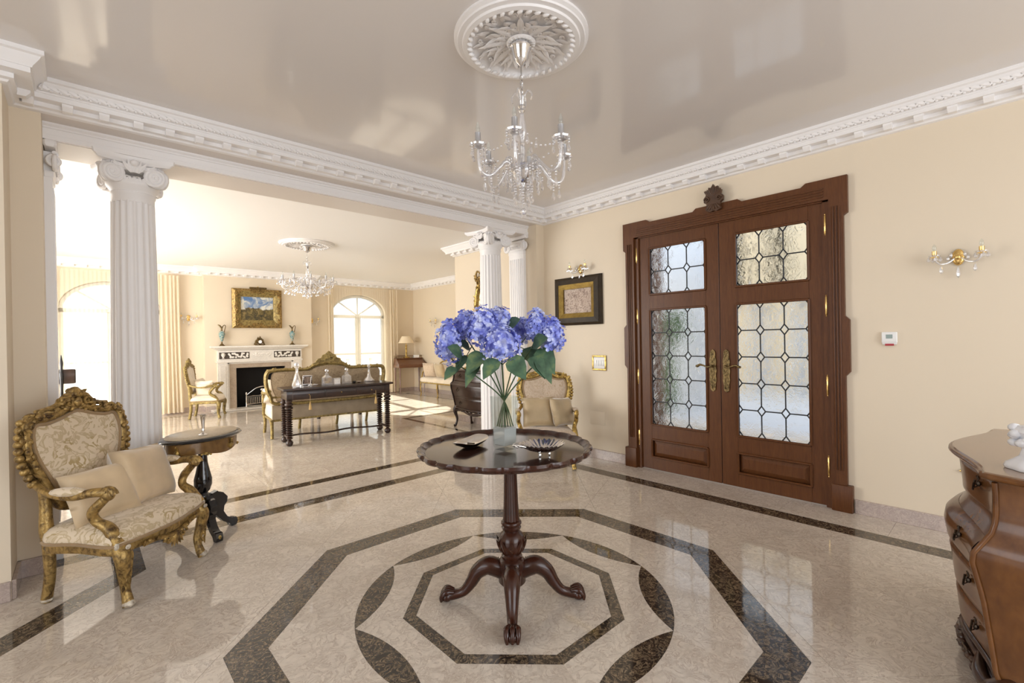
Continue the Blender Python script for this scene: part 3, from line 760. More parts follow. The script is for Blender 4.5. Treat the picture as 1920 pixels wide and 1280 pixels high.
# what the door glass shows: paved forecourt, yellow house wall with openings, a shrub, pale garage wall
M['paving'] = mat('pale_paving', (.66, .68, .74), .7); M['yellow'] = mat('yellow_render', (.86, .70, .47), .8)
M['palewall'] = mat('pale_render', (.74, .79, .88), .8); M['hedge'] = mat('hedge_green', (.07, .13, .04), .8)
M['terracotta'] = mat('brown_timber', (.16, .07, .035), .7)
obj('ground_outside', MB().box(4.4, 24, -16, 18, -.10, -.03), 'paving', smooth=0, **ST)
obj('unseen_shade_block_outside', MB().box(7.6, 22, 8.0, 11.0, -.03, 7.5), 'yellow', smooth=0, **ST)  # unseen block added to shade the ground and walls behind the door glass
obj('porch_ceiling_outside', MB().box(4.38, 7.4, -1.2, 4.4, 2.95, 3.1), 'palewall', smooth=0, **ST)
t = thing('yellow_house_wall', 'yellow rendered wall with arches seen through the right door leaf glass', 'wall', (11.5, 0, 0))
q = MB(); q.box(0, .4, 1.0, 2.9, -.03, 4.2); q.box(0, .4, 3.45, 3.75, -.03, 4.2); q.box(0, .4, 4.35, 4.95, -.03, 4.2); q.box(0, .4, 2.9, 4.95, 2.2, 4.2)
obj('wall_face', q, 'yellow', t, smooth=0)
q = MB(); q.box(.5, .6, 2.9, 3.45, -.03, 2.2); q.box(.5, .6, 3.75, 4.35, -.03, 2.2); obj('arch_recess', q, 'palewall', t, smooth=0)
q = MB(); q.box(8.6, 8.9, 3.80, 5.4, -.03, 3.9); o = obj('garage_wall', q, 'palewall', smooth=0); o['label'] = 'pale blue grey wall outside seen through the left door leaf glass'; o['category'] = 'wall'
q = MB(); rn = random.Random(5)
for i in range(60): q.ell((7.75+rn.uniform(-.2, .2), 4.28+rn.uniform(-.16, .16), 1.3+rn.uniform(0, .45)), (.13, .12, .10), 6, 4)
q.lathe([(.10, 0), (.14, .3), (.12, .9), (.05, 1.3)], 10, c=(7.75, 4.28))
o = obj('garden_shrub', q, 'hedge'); o['label'] = 'green shrub outside behind the left edge of the door glass'; o['category'] = 'shrub'; o.location = (0, -.05, -.03)
q = MB(); q.box(5.30, 5.42, 3.02, 3.12, -.03, 2.95); o = obj('porch_post', q, 'terracotta'); o['label'] = 'brown porch post close behind the left door leaf glass'; o['category'] = 'post'
# faint terrace balustrade outside the arched windows
t = thing('terrace_balustrade', 'pale balustrade on the terrace outside the far arched windows', 'balustrade', (2.5, 14.0, 0))
q = MB(); q.box(-4.5, 4.5, -.08, .08, .82, .92); obj('handrail', q, 'whitemarble', t, smooth=0)
for i in range(24):
    x = -4.3+i*.374; obj('baluster', MB().lathe([(.05, 0), (.03, .1), (.07, .3), (.035, .6), (.05, .82)], 8, c=(x, 0)), 'whitemarble', t)
obj('terrace_outside', MB().box(-6, 10, 11.3, 20, -.10, -.03), 'paving', smooth=0, **ST)

# ------------------------------------------------------------------ pedestal table
t = thing('pedestal_table', 'round dark mahogany pedestal table with scalloped rim in the middle of the marble octagon', 'table', (1.57, 1.722, 0), R(47))
TT = .775
def sc(a, k=1.0): return 1+.016*abs(sin(a*12))**.7*k-.008*(abs(cos(a*12))**8)
mt_ = Matrix.Translation((-.005, .026, 0))@Matrix.Diagonal((.935, .935, 1, 1))
q = MB(mt_); q.lathe([(.05, TT-.034), (.40, TT-.034), (.428, TT-.028), (.425, TT-.012), (.40, TT-.010), (.05, TT-.010)], 96); obj('tabletop', q, 'tabletop', t, smooth=25)
q = MB(mt_); rr = [(.418, TT-.030, .6), (.446, TT-.022, 1), (.455, TT-.006, 1.3), (.450, TT+.006, 1.3), (.440, TT+.004, 1), (.428, TT-.004, .6), (.418, TT-.011, .2)]
n = 240
rings = [[(r*(1+(sc(2*PI*j/n)-1)*k)*cos(2*PI*j/n), r*(1+(sc(2*PI*j/n)-1)*k)*sin(2*PI*j/n), z) for j in range(n)] for r, z, k in rr]
q.loft(rings, cap=False, loop=True); obj('piecrust_rim', q, 'mahogany', t, smooth=50)
q = MB(); q.box(-.095, .095, -.095, .095, TT-.078, TT-.062, .003); q.box(-.075, .075, -.075, .075, TT-.062, TT-.034); q.lathe([(.038, TT-.105), (.06, TT-.085), (.075, TT-.078)], 20)
obj('top_block', q, 'walnut', t)
q = MB()
q.lathe([(.030, .66), (.032, .64), (.036, .50), (.042, .395)], 48, fr=lambda a, z: 1-.10*abs(sin(a*6))**3)
q.lathe([(.031, .69), (.040, .668), (.034, .655), (.030, .655)], 24)
q.lathe([(.040, .405), (.050, .398), (.052, .388), (.044, .378), (.050, .370), (.046, .360), (.038, .352), (.058, .335), (.068, .305), (.066, .275), (.052, .245), (.044, .236), (.052, .228), (.050, .216), (.060, .210), (.070, .195), (.071, .180), (.066, .165), (.068, .100), (.060, .090), (.02, .085)], 32)
rn = random.Random(2)
for k in range(10):
    a = 2*PI*k/10; d = Vector((cos(a), sin(a), 0))
    leafb(q, d*.052+Vector((0, 0, .250)), Vector((0, 0, 1))+d*.35, d, .075, .017, 4, .05); leafb(q, d*.069+Vector((0, 0, .17)), Vector((0, 0, 1)), d, .04, .012, 3, .1)
obj('pedestal', q, 'mahogany', t, smooth=50)
for k in range(4):
    a = PI/2*k+PI; d = Vector((cos(a), sin(a), 0)); sd = Vector((-sin(a), cos(a), 0)); q = MB()
    P = spl([d*.045+Vector((0, 0, .150)), d*.115+Vector((0, 0, .178)), d*.170+Vector((0, 0, .150)), d*.205+Vector((0, 0, .095)), d*.245+Vector((0, 0, .050)), d*.300+Vector((0, 0, .032)), d*.335+Vector((0, 0, .030))], 6)
    q.tube(P, [.042, .046, .040, .033, .027, .023, .024, .020], 12)
    for i in (-1, 0, 1):      # claw toes over a ball
        Q = spl([d*.295+sd*i*.014+Vector((0, 0, .050)), d*.330+sd*i*.026+Vector((0, 0, .058)), d*.352+sd*i*.026+Vector((0, 0, .034)), d*.354+sd*i*.022+Vector((0, 0, .010))], 4); q.tube(Q, [.011, .013, .011, .007], 6)
    q.ell(d*.330+Vector((0, 0, .026)), (.030, .030, .026), 12, 8)
    for i in range(7): leafb(q, d*(.07+.016*i)+Vector((0, 0, .190-.002*i*i*.6))+sd*((i % 3)-1)*.014, d+Vector((0, 0, .1-.12*i)), (0, 0, 1), .045, .012, 3, .2)
    obj('leg', q, 'mahogany', t, smooth=60)

# glass vase with frosted filling
VX, VY = 1.532, 1.716
t = thing('glass_vase', 'tall square clear glass vase with frosted white filling on the pedestal table', 'vase', (VX, VY, TT-.010), R(47+45))
def sq(h, z): return [(-h, -h, z), (h, -h, z), (h, h, z), (-h, h, z)]
q = MB(); q.loft([sq(.036, 0), sq(.039, .012), sq(.042, .020), sq(.050, .262), sq(.047, .262), sq(.039, .024), sq(.030, .024)]); obj('glass_body', q, 'clear', t, smooth=0)
q = MB(); q.loft([sq(.037, .026), sq(.0395, .085), sq(.0405, .108), sq(.030, .112), sq(.010, .108)]); obj('frosted_filling', q, 'frost', t, smooth=0)

# hydrangeas: each stem a thing
heads = [(842, 640, 2.26, .066, .115, 'outermost left, its head hanging low'), (872, 612, 2.34, .062, .080, 'second from the left, at the back'), (904, 612, 2.24, .082, .100, 'tallest of the left cluster'),
         (936, 603, 2.36, .070, .080, 'behind the centre of the bunch'), (940, 645, 2.16, .095, .092, 'largest and lowest, front centre'), (978, 618, 2.40, .052, .062, 'small one right of centre, at the back'),
         (1006, 612, 2.28, .050, .090, 'narrow upright one, second from the right'), (1035, 628, 2.24, .058, .094, 'outermost right, beside the picture frame')]
def floret(mb, c, n, r, rnd):
    n = n.normalized(); u = n.orthogonal().normalized(); u = Matrix.Rotation(rnd.uniform(0, 6.3), 3, n)@u; v = n.cross(u)
    for k in range(4):
        a = k*PI/2; d = u*cos(a)+v*sin(a); s = n.cross(d); lift = rnd.uniform(.0, .35)*r
        mb.add([c+n*.002, c+d*r*.55-s*r*.46+n*lift*.8, c+d*r*.98-s*r*.30+n*(lift+.1*r), c+d*r*1.08+n*lift, c+d*r*.98+s*r*.30+n*(lift+.15*r), c+d*r*.55+s*r*.46+n*lift*.8, c+d*r*.6+n*lift*.35],
               [[0, 1, 6], [1, 2, 6], [2, 3, 6], [3, 4, 6], [4, 5, 6], [5, 0, 6]])
def leafmesh(mb, c, d, n, L_, W_, droop=.35):
    d = Vector(d).normalized(); n = Vector(n); n = (n-d*n.dot(d)).normalized(); s = d.cross(n); vs = []; K = 7
    for i in range(K+1):
        t_ = i/K; w = W_*(sin(PI*t_**.75)**.85)*(1+.08*(i % 2)) if 0 < i < K else .001
        p = c+d*L_*t_-Vector((0, 0, 1))*droop*L_*t_*t_
        vs += [p-s*w+n*w*.28, p, p+s*w+n*w*.28]
    fs = []
    for i in range(K):
        a = i*3; fs += [[a, a+1, a+4, a+3], [a+1, a+2, a+5, a+4]]
    mb.add(vs, fs)
cross = Vector((VX, VY, TT+.235)); axd = Vector((CW[0], CW[1], 0)); rnd = random.Random(11)
leaves = {0: [(868, 660, .11, .045, -.3, 1), (852, 690, .09, .030, .2, 1)], 1: [(880, 655, .10, .040, -.2, 0), (872, 672, .10, .03, .4, 0)], 2: [(905, 662, .14, .052, .3, 0), (893, 680, .12, .040, .6, 0)], 3: [(958, 605, .10, .045, -.6, 0)],
          4: [(930, 670, .12, .045, .3, 0), (960, 668, .13, .055, .3, 0)], 5: [(985, 655, .13, .058, .35, 0), (992, 625, .13, .026, -.9, 0)], 6: [(1000, 645, .11, .050, -.2, 0), (1012, 655, .14, .060, .4, 0)], 7: [(985, 670, .12, .050, .4, 0), (1002, 675, .12, .045, .5, 0)]}
for i, (px, py, D, rx, rz, lab) in enumerate(heads):
    hc = at(px, py, D=D); off = hc-cross
    t = thing('hydrangea_stem', 'artificial blue hydrangea in the square glass vase, '+lab, 'flower', tuple(hc), 0, 'blue hydrangeas in the vase')
    bot = Vector((VX-off.x*.16, VY-off.y*.16, TT+.10)); base = hc+Vector((-off.x*.06, -off.y*.06, -rz*.8))
    q = MB(); q.tube([p-hc for p in spl([bot, cross+Vector((off.x*.02, off.y*.02, 0)), cross.lerp(base, .5)+Vector((0, 0, .01)), base, hc], 6)], .0034, 6); obj('stem', q, 'stem', t)
    q = MB(); nf = int(2100*rx*rz+48)
    for k in range(nf):
        z = 1-2*(k+.5)/nf; a = k*2.39996; rr_ = math.sqrt(1-z*z); d = Vector((rr_*cos(a), rr_*sin(a), z))
        f = rnd.uniform(.80, 1.06); taper = 1-.25*max(0, d.z); p = Vector((d.x*rx*f*taper, d.y*rx*f*taper, d.z*rz*f))
        if d.z < -.75 and rnd.random() < .5: continue
        floret(q, p, d+Vector((rnd.uniform(-.35, .35), rnd.uniform(-.35, .35), rnd.uniform(-.2, .4))), rnd.uniform(.015, .023), rnd)
    q.ell((0, 0, 0), (rx*.72, rx*.72, rz*.75), 10, 7)
    obj('flower_head', q, 'petal', t, smooth=0)
    for (lx, ly, L_, W_, dr, fb) in leaves[i]:
        c = at(lx, ly, D=D-.06); tgt = at(lx+(28 if lx > 945 else -26), ly+(18 if dr > 0 else -10), D=D-.12)
        q = MB(); root = base.lerp(cross, .12)
        leafmesh(q, c-hc+(root-c)*.25, (tgt-c)+Vector((0, 0, -dr*.04)), -axd*.8+Vector((rnd.uniform(-.3, .3), 0, .7)), L_*.88, W_*.84, max(0, dr))
        q.tube([root-hc, (c-hc)+(root-c)*.25], .0022, 5); obj('leaf', q, 'leaf', t, smooth=60)

# silver scallop dish and silver boat-shaped tray on the table
dc = at(1018, 842, Z=TT+.02)
t = thing('scallop_dish', 'silver scallop shell dish at the front right of the pedestal table', 'dish', (dc.x, dc.y, TT-.010), R(47-90))
def shell(r, h, n=120, t0=0):
    rings = []
    for k, (f, z) in enumerate([(.12, .020), (.35, .022), (.6, .030), (.82, .042), (1, .056), (1.0, .059), (.80, .046), (.58, .034), (.34, .026), (.12, .024)]):
        ring = []
        for j in range(n):
            a = 2*PI*j/n; rib = 1+.055*f*cos(a*26) if abs(((a+PI) % (2*PI))-PI) < 2.6 else 1
            elong = 1+.12*max(0, -cos(a))**6
            ring.append((r*f*rib*elong*cos(a)*1.0, r*f*rib*sin(a)*.86, z+(.004*f*cos(a*26))))
        rings.append(ring)
    return rings
q = MB(); q.loft(shell(.098, .05)); obj('shell_bowl', q, 'silver', t, smooth=60)
q = MB(); rn = random.Random(8)
for k in range(34): q.ell((-.095-rn.uniform(0, .04), rn.uniform(-.028, .028), .050+rn.uniform(-.004, .006)), (.007, .007, .005), 6, 4)
for k in range(-3, 4): q.tube([(-.070, k*.012, .047), (-.100, k*.010, .052), (-.128, k*.006, .056)], [.006, .006, .003], 6)
obj('cast_handle', q, 'silver', t, smooth=60)
q = MB()
for k in range(3):
    a = 2*PI*k/3; q.ell((.03*cos(a), .03*sin(a), .009), (.006, .006, .009), 8, 5)
obj('foot', q, 'silver', t)
dc = at(883, 826, Z=TT+.02)
t = thing('silver_tray', 'small oblong silver dish with dark base at the back left of the pedestal table', 'dish', (dc.x, dc.y, TT-.010), R(0))
def boat(lx, ly, z, up): return [(lx*math.copysign(abs(cos(a))**.6, cos(a)), ly*math.copysign(abs(sin(a))**.6, sin(a)), z+up*(abs(cos(a))**3)) for a in [2*PI*j/40 for j in range(40)]]
mz = Matrix.Rotation(R(24), 4, 'Z')
q = MB(mz); q.loft([boat(.035, .022, .0, 0), boat(.055, .035, .006, 0), boat(.115, .058, .026, .010), boat(.122, .062, .030, .012), boat(.110, .054, .027, .010), boat(.055, .032, .014, 0), boat(.03, .02, .013, 0)]); obj('dish_body', q, 'silver', t, smooth=60)
q = MB(mz); q.loft([boat(.030, .020, -.0, 0), boat(.050, .032, .004, 0), boat(.108, .054, .020, .009), boat(.050, .030, .005, 0)]); q.box(-.003, .003, -.02, .02, .014, .020); obj('dark_underside', q, 'bronze', t, smooth=60)

# ------------------------------------------------------------------ gilt armchairs
def cushion_mesh(w, h, t_, pinch=.05, N=14):
    q = MB(); vs = []; n = N+1
    for s in (1, -1):
        for i in range(n):
            for j in range(n):
                u, v_ = -1+2*i/N, -1+2*j/N
                fx = 1-pinch*(1-v_*v_)*(abs(u)); fy = 1-pinch*(1-u*u)*abs(v_)
                th = t_/2*((1-u**4)*(1-v_**4))**.42
                vs.append((u*w/2*fx, s*th+(.004*noise.noise(Vector((u*2+w*9, v_*2, s)))), v_*h/2*fy))
    fs = []
    for s in (0, 1):
        o = s*n*n
        for i in range(N):
            for j in range(N): a = o+i*n+j; fs.append([a, a+1, a+n+1, a+n])
    return q.add(vs, fs)
def cushion(label, loc, rot, w=.40, h=.36, t_=.13, m='velvet', group=None, name='cushion'):
    q = cushion_mesh(w, h, t_); o = obj(name, q, m, smooth=180)
    bm = bmesh.new(); bm.from_mesh(o.data); bmesh.ops.remove_doubles(bm, verts=bm.verts, dist=.0015); bm.to_mesh(o.data); bm.free()
    o.location = loc; o.rotation_euler = rot; o['label'] = label; o['category'] = 'cushion'
    if group: o['group'] = group
    return o
BK = [(0, .455), (.13, .465), (.180, .52), (.222, .62), (.262, .715), (.283, .80), (.280, .88), (.256, .930), (.19, .930), (.10, .950), (0, .98)]
def ychair(z): return -.20-.13*(z-.4)
def armchair(label, loc, a, fabric='damask', g='gilt', group='gilt rococo armchairs', seed=1, worn=True, fine=True):
    t = thing('gilt_armchair', label, 'chair', loc, R(a-90), group)
    # seat outline (front +y)
    LW = -.045
    def outl(k=1.0, z=0):
        P = spl([(-.255, -.20, 0), (-.285, 0, 0), (-.325, .20, 0), (-.26, .245, 0), (-.10, .275, 0), (0, .285, 0), (.10, .275, 0), (.26, .245, 0), (.325, .20, 0), (.285, 0, 0), (.255, -.20, 0), (0, -.215, 0)], 4, True)
        return [(p.x*k, (p.y-.03)*k+.03, z+LW) for p in P]
    q = MB(); q.loft([outl(.97, .355), outl(1.0, .362), outl(1.01, .385), outl(.99, .410), outl(.93, .430), outl(.78, .446), outl(.5, .456), outl(.15, .460)]); obj('seat', q, fabric, t, smooth=60)
    q = MB(); q.loft([outl(.96, .315), outl(.985, .318), outl(1.0, .335), outl(.985, .362), outl(.9, .362)]); rail = obj('seat_rail', q, g, t, smooth=50)
    q = MB(); q.tube([(x, y, .366+LW) for x, y, z in outl(1.012)], .008, 5, loop=True); obj('braid', q, 'braid', t)
    q = MB(); pa = [(x_, .285-.25*abs(x_)**1.7, .315+LW-.012*cos(x_*18)) for x_ in np.linspace(-.20, .20, 13)]
    q.tube(pa, .013, 6); blobs(q, pa, .018, 26 if fine else 12, .5, seed)
    for s in (-1, 1):
        q.tube([(s*(.055+.032*(1-i/16)*cos(i/16*8)), .288, .285+LW+.032*(1-i/16)*sin(i/16*8)) for i in range(17)], .008, 6)
    q.ell((0, .288, .285+LW), (.026, .014, .030), 8, 6)
    for i in (-2, -1, 0, 1, 2): leafb(q, (i*.010, .292, .285+LW), (i*.3, 0, -1), (0, 1, 0), .05, .012, 3, .1)
    obj('carved_apron', q, g, t, smooth=60)
    for s in (-1, 1):
        q = MB(); P = spl([(s*.285, .215, .305), (s*.298, .240, .255), (s*.285, .232, .185), (s*.268, .222, .11), (s*.270, .235, .045), (s*.276, .248, .006)], 5)
        q.tube(P, [.036, .036, .030, .024, .020, .024, .026], 10)
        for z_ in (.26, .22, .18, .14, .10):
            for dx in (-.016, .016): leafb(q, (s*.285+dx, .262-(.26-z_)*.12, z_+.02), (0, 0, -1), (0, 1, 0), .05, .012, 3, .1)
            q.ell((s*.288, .262-(.26-z_)*.12, z_), (.008, .008, .014), 6, 4)
        lg = obj('leg', q, g, t, smooth=60)
        if worn:
            q = MB(); q.ell((s*.276, .248, .018), (.027, .030, .020), 10, 6); obj('worn_toe', q, 'worn', lg)
            q = MB(); q.ell((s*.318, .228, .320), (.012, .012, .02), 8, 5); q.ell((s*.29, .262, .308), (.016, .008, .012), 8, 5); obj('gesso_patch', q, 'worn', lg)
        q = MB(); P = spl([(s*.225, ychair(.60), .60), (s*.225, ychair(.5), .50), (s*.230, -.205, .38), (s*.230, -.195, .28), (s*.222, -.200, .14), (s*.218, -.225, .006)], 5)
        q.tube(P, [.022, .024, .030, .026, .024, .024], 10); lg = obj('leg', q, g, t, smooth=60)
        if worn: q = MB(); q.ell((s*.218, -.222, .014), (.028, .028, .015), 8, 5); obj('worn_toe', q, 'worn', lg)
    # backrest
    full = [(x, z) for x, z in BK]+[(-x, z) for x, z in BK[::-1][1:-1]]
    P = spl([(x, ychair(z), z) for x, z in full], 5, True); cz = .72
    q = MB(); rings = []
    for k, dy in ((.90, -.018), (.905, -.012)): rings.append([(p.x*k, ychair(p.z)+dy, cz+(p.z-cz)*k) for p in P])
    for k, dy in ((.905, .012), (.86, .022), (.70, .032), (.4, .040), (.1, .043)): rings.append([(p.x*k, ychair(p.z)+dy, cz+(p.z-cz)*k) for p in P])
    q.loft(rings); obj('backrest', q, fabric, t, smooth=60)
    q = MB(); q.tube([(p.x*.895, ychair(p.z)+.018, cz+(p.z-cz)*.895) for p in P], .011, 6, loop=True); obj('braid', q, 'braid', t)
    q = MB(); q.loft([[(p.x*k, ychair(p.z)-.022, cz+(p.z-cz)*k) for p in P] for k in (.92, .5, .05)]); obj('back_lining', q, 'lining', t, smooth=60)
    q = MB(); q.tube(P, .030, 10, loop=True, flat=.8)
    q.tube([(p.x*1.05, p.y+.012, cz+(p.z-cz)*1.04) for p in P], .012, 6, loop=True)
    topP = [p*1 for p in P if p.z > .60]; topP.sort(key=lambda p: math.atan2(p.x, p.z-.7))
    blobs(q, [(p.x*1.03, p.y+.012, cz+(p.z-cz)*1.03) for p in topP], .022, 120 if fine else 50, .75, seed+3)
    for s in (-1, 1):         # scalloped shell lobes down the outer sides
        for i in range(10):
            z_ = .93-.034*i; x_ = .283+.034*sin(PI*(i+.5)/10)-.004*max(0, i-6); q.ell((s*x_, ychair(z_)+.004, z_), (.024, .019, .019), 7, 5, Matrix.Rotation(s*R(-25+8*i), 4, 'Y').to_quaternion())
        blobs(q, [(s*.268, ychair(.93)+.01, .915), (s*.235, ychair(.95)+.015, .948), (s*.17, ychair(.95)+.012, .950)], .024, 26, .6, seed+7)
    obj('backrest_frame', q, g, t, smooth=60)
    q = MB(); yc = ychair(1.0)
    for i in range(74 if fine else 34):
        a_ = rnd.uniform(0, PI); rr_ = rnd.uniform(0, 1)**.6; x_ = cos(a_)*.115*rr_; z_ = .968+sin(a_)*.105*rr_*(1-.4*abs(cos(a_)))
        if rnd.random() < .78: q.ell((x_, yc+rnd.uniform(-.01, .028), z_), (rnd.uniform(.012, .026), .016, rnd.uniform(.010, .018)), 7, 5, Matrix.Rotation(rnd.uniform(0, 3), 4, 'Y').to_quaternion())
        else: leafb(q, (x_, yc+.016, z_), (x_*6+rnd.uniform(-.5, .5), .1, rnd.uniform(.1, 1)), (0, 1, 0), .030, .013, 3, .2)
    for s in (-1, 1):
        q.tube(spl([(s*.015, yc+.015, 1.045), (s*.06, yc+.015, 1.03), (s*.10, yc+.012, .995), (s*.16, yc+.008, .978), (s*.21, yc+.005, .975)], 5), [.016, .020, .016, .014, .010], 7)
        q.tube([(s*(.055+.030*(1-i/16)*cos(i/16*8)), yc+.032, 1.00+.030*(1-i/16)*sin(i/16*8)) for i in range(17)], .008, 6)
    q.ell((0, yc+.012, 1.055), (.036, .022, .032), 9, 6); q.ell((0, yc+.03, 1.0), (.024, .016, .03), 8, 6)
    obj('carved_crest', q, g, t, smooth=60)
    for s in (-1, 1):
        q = MB(); P = spl([(s*.262, ychair(.62), .620), (s*.305, -.12, .585), (s*.330, .02, .572), (s*.325, .12, .590), (s*.312, .185, .588)], 6)
        q.tube(P, [.017, .018, .018, .022, .024], 9)
        q.tube([(s*.312, .185+.034*(1-i/20)*cos(i/20*9), .575+.034*(1-i/20)*sin(i/20*9)) for i in range(21)], [.018, .010], 8)
        q.ell((s*.312, .187, .575), (.026, .030, .030), 10, 7); blobs(q, P[-12:], .018, 16, .6, seed+9)
        P = spl([(s*.312, .175, .560), (s*.318, .115, .495), (s*.300, .115, .440), (s*.292, .170, .400), (s*.300, .222, .325)], 6)
        q.tube(P, [.020, .024, .022, .024, .030, .028], 9); blobs(q, P, .016, 24, .6, seed+11)
        ar = obj('armrest', q, g, t, smooth=60)
        q = MB(); q.ell((s*.326, .0, .597), (.032, .092, .022), 12, 8); obj('arm_pad', q, fabric, ar, smooth=180)
    return t
AL, BL_, CL = (.167, 3.40, 0), (3.563, 3.332, 0), (1.83, 9.85, 0)
chA = armchair('large gilt armchair with cream and gold damask in the left foreground', AL, -43)
chB = armchair('gilt armchair with pale damask in the corner behind the pedestal table', BL_, -133, 'damaskpale', 'giltb', seed=4, worn=False)
chC = armchair('gilt armchair with cream upholstery standing left of the fireplace, seen side on', (1.68, 10.05, 0), -20, 'creamseat', 'gilt2', seed=6, worn=False, fine=False)
chB.scale = (.93, .93, .955)
def onchair(loc, a, x, y, z): c = Vector(loc)+Matrix.Rotation(R(a-90), 3, 'Z')@Vector((x, y, z)); return tuple(c)
def crot(a, lean, yaw, roll=0): return (Matrix.Rotation(R(a-90+yaw), 4, 'Z')@Matrix.Rotation(R(lean), 4, 'X')@Matrix.Rotation(R(roll), 4, 'Y')).to_euler()
cushion('square champagne velvet cushion propped at the right side of the foreground armchair', onchair(AL, -43, -.140, .00, .555), crot(-43, 20, 6, -5), .40, .33, .14, 'velvet', 'velvet cushions on the gilt armchairs')
cushion('champagne velvet cushion with a dented top behind the arm of the foreground armchair', onchair(AL, -43, .110, -.03, .525), crot(-43, 28, -26, 5), .30, .29, .15, 'velvet', 'velvet cushions on the gilt armchairs')
cushion('left hand gold velvet cushion on the corner armchair', onchair(BL_, -133, .085, -.05, .545), crot(-133, 16, 6), .33, .31, .12, 'velvet2', 'velvet cushions on the gilt armchairs')
cushion('right hand gold velvet cushion turned sideways on the corner armchair', onchair(BL_, -133, -.170, -.03, .545), crot(-133, 18, 42, -4), .30, .30, .11, 'velvet2', 'velvet cushions on the gilt armchairs')
CL = tuple(chC.location)
cushion('cream cushion standing against the back of the fireside armchair', onchair(CL, -20, -.11, -.10, .56), crot(-20, 18, -12), .34, .30, .11, 'creamseat', 'velvet cushions on the gilt armchairs')
cushion('cream cushion leaning on the far arm of the fireside armchair', onchair(CL, -20, .16, .0, .545), crot(-20, 15, 70), .32, .28, .10, 'creamseat', 'velvet cushions on the gilt armchairs')

# ------------------------------------------------------------------ ebonised oval side table with a bud vase
ST_ = (.605, 3.80, 0); SK = Matrix.Diagonal((.93, .93, 1, 1))
t = thing('oval_side_table', 'oval marble topped side table on a black tripod pedestal beside the foreground armchair', 'table', ST_, R(0))
mz = Matrix.Rotation(R(42-90), 4, 'Z')
def ov(a_, b_, z, n=72, wob=0): return [(a_*cos(2*PI*j/n)*(1+wob*cos(6*PI*j/n*2)), b_*sin(2*PI*j/n)*(1+wob*cos(6*PI*j/n*2)), z) for j in range(n)]
mz = Matrix.Rotation(R(-52), 4, 'Z')@SK
q = MB(mz); q.loft([ov(.19, .262, .672), ov(.212, .288, .676), ov(.218, .295, .684), ov(.212, .288, .694), ov(.19, .262, .698), ov(.05, .07, .698)]); obj('tabletop_rim', q, 'ebony', t, smooth=60)
q = MB(mz); q.loft([ov(.183, .256, .690), ov(.188, .262, .702), ov(.182, .255, .709), ov(.05, .07, .711)]); obj('marble_top', q, marble('cream_marble_inset', (.58, .48, .34), (.4, .3, .2), (.50, .40, .28), .38, 3), t, smooth=60)
q = MB(mz)
def apr(z, k, w=0): return [(x, y, z+w*(-.5-.5*cos(4*2*PI*i/72))) for i, (x, y, _) in enumerate(ov(.188*k, .262*k, 0))]
q.loft([apr(.676, 1), apr(.60, .985, .022), apr(.600, .96, .02), apr(.67, .95)], cap=False, loop=True); ap = obj('apron', q, 'burl', t, smooth=60)
for k in range(4):
    a = PI/2*k+.2; q = MB(mz); q.ell((.19*cos(a), .262*sin(a), .615), (.016, .016, .022), 7, 5); blobs(q, [(.192*cos(a), .265*sin(a), .66), (.192*cos(a), .265*sin(a), .60)], .012, 14, .8, k); obj('gilt_mount', q, 'giltb', ap)
    a += PI/4; q = MB(mz); blobs(q, [(.190*cos(a-.12), .264*sin(a-.12), .592), (.190*cos(a), .264*sin(a), .600), (.190*cos(a+.12), .264*sin(a+.12), .592)], .011, 14, .5, 9+k); obj('gilt_mount', q, 'giltb', ap)
q = MB(); q.lathe([(.05, .66), (.075, .64), (.050, .615), (.032, .60), (.026, .57), (.030, .50), (.042, .44), (.054, .39), (.054, .35), (.040, .31), (.026, .295), (.034, .285), (.040, .27), (.044, .20), (.040, .15), (.02, .13)], 32); obj('pedestal', q, 'ebony', t, smooth=60)
for k, a in enumerate((-76, 20, 160)):
    d = Vector((cos(R(a)), sin(R(a)), 0)); sd = Vector((-d.y, d.x, 0)); q = MB()
    out = [(.02, .20), (.05, .275), (.085, .285), (.10, .268), (.125, .262), (.155, .225), (.150, .19), (.130, .165), (.125, .13), (.150, .085), (.185, .062), (.215, .060), (.225, .03), (.215, .004), (.18, .002), (.165, .030), (.125, .055), (.085, .100), (.055, .135), (.02, .14)]
    q.prism(out, -.021, .021, lambda x, y, z: tuple(d*x+sd*z+Vector((0, 0, y)))); lg = obj('leg', q, 'ebony', t, smooth=30)
    q = MB(); q.ell(d*.222+Vector((0, 0, .035)), (.010, .010, .014), 7, 5); blobs(q, [d*.05+sd*.024+Vector((0, 0, .15)), d*.06+sd*.024+Vector((0, 0, .25))], .009, 8, .4, k); obj('gilt_mount', q, 'giltb', lg)
bc = at(381, 815, Z=.711)
t = thing('bud_vase', 'slender silver trumpet bud vase on the oval side table', 'vase', (bc.x, bc.y, .711)); q = MB()
q.lathe([(.026, 0), (.027, .004), (.014, .010), (.007, .018), (.012, .028), (.007, .038), (.009, .05), (.012, .09), (.017, .125), (.024, .135), (.0225, .134), (.015, .12), (.008, .06)], 24, cap=False); obj('vase_body', q, 'silver', t, smooth=60)

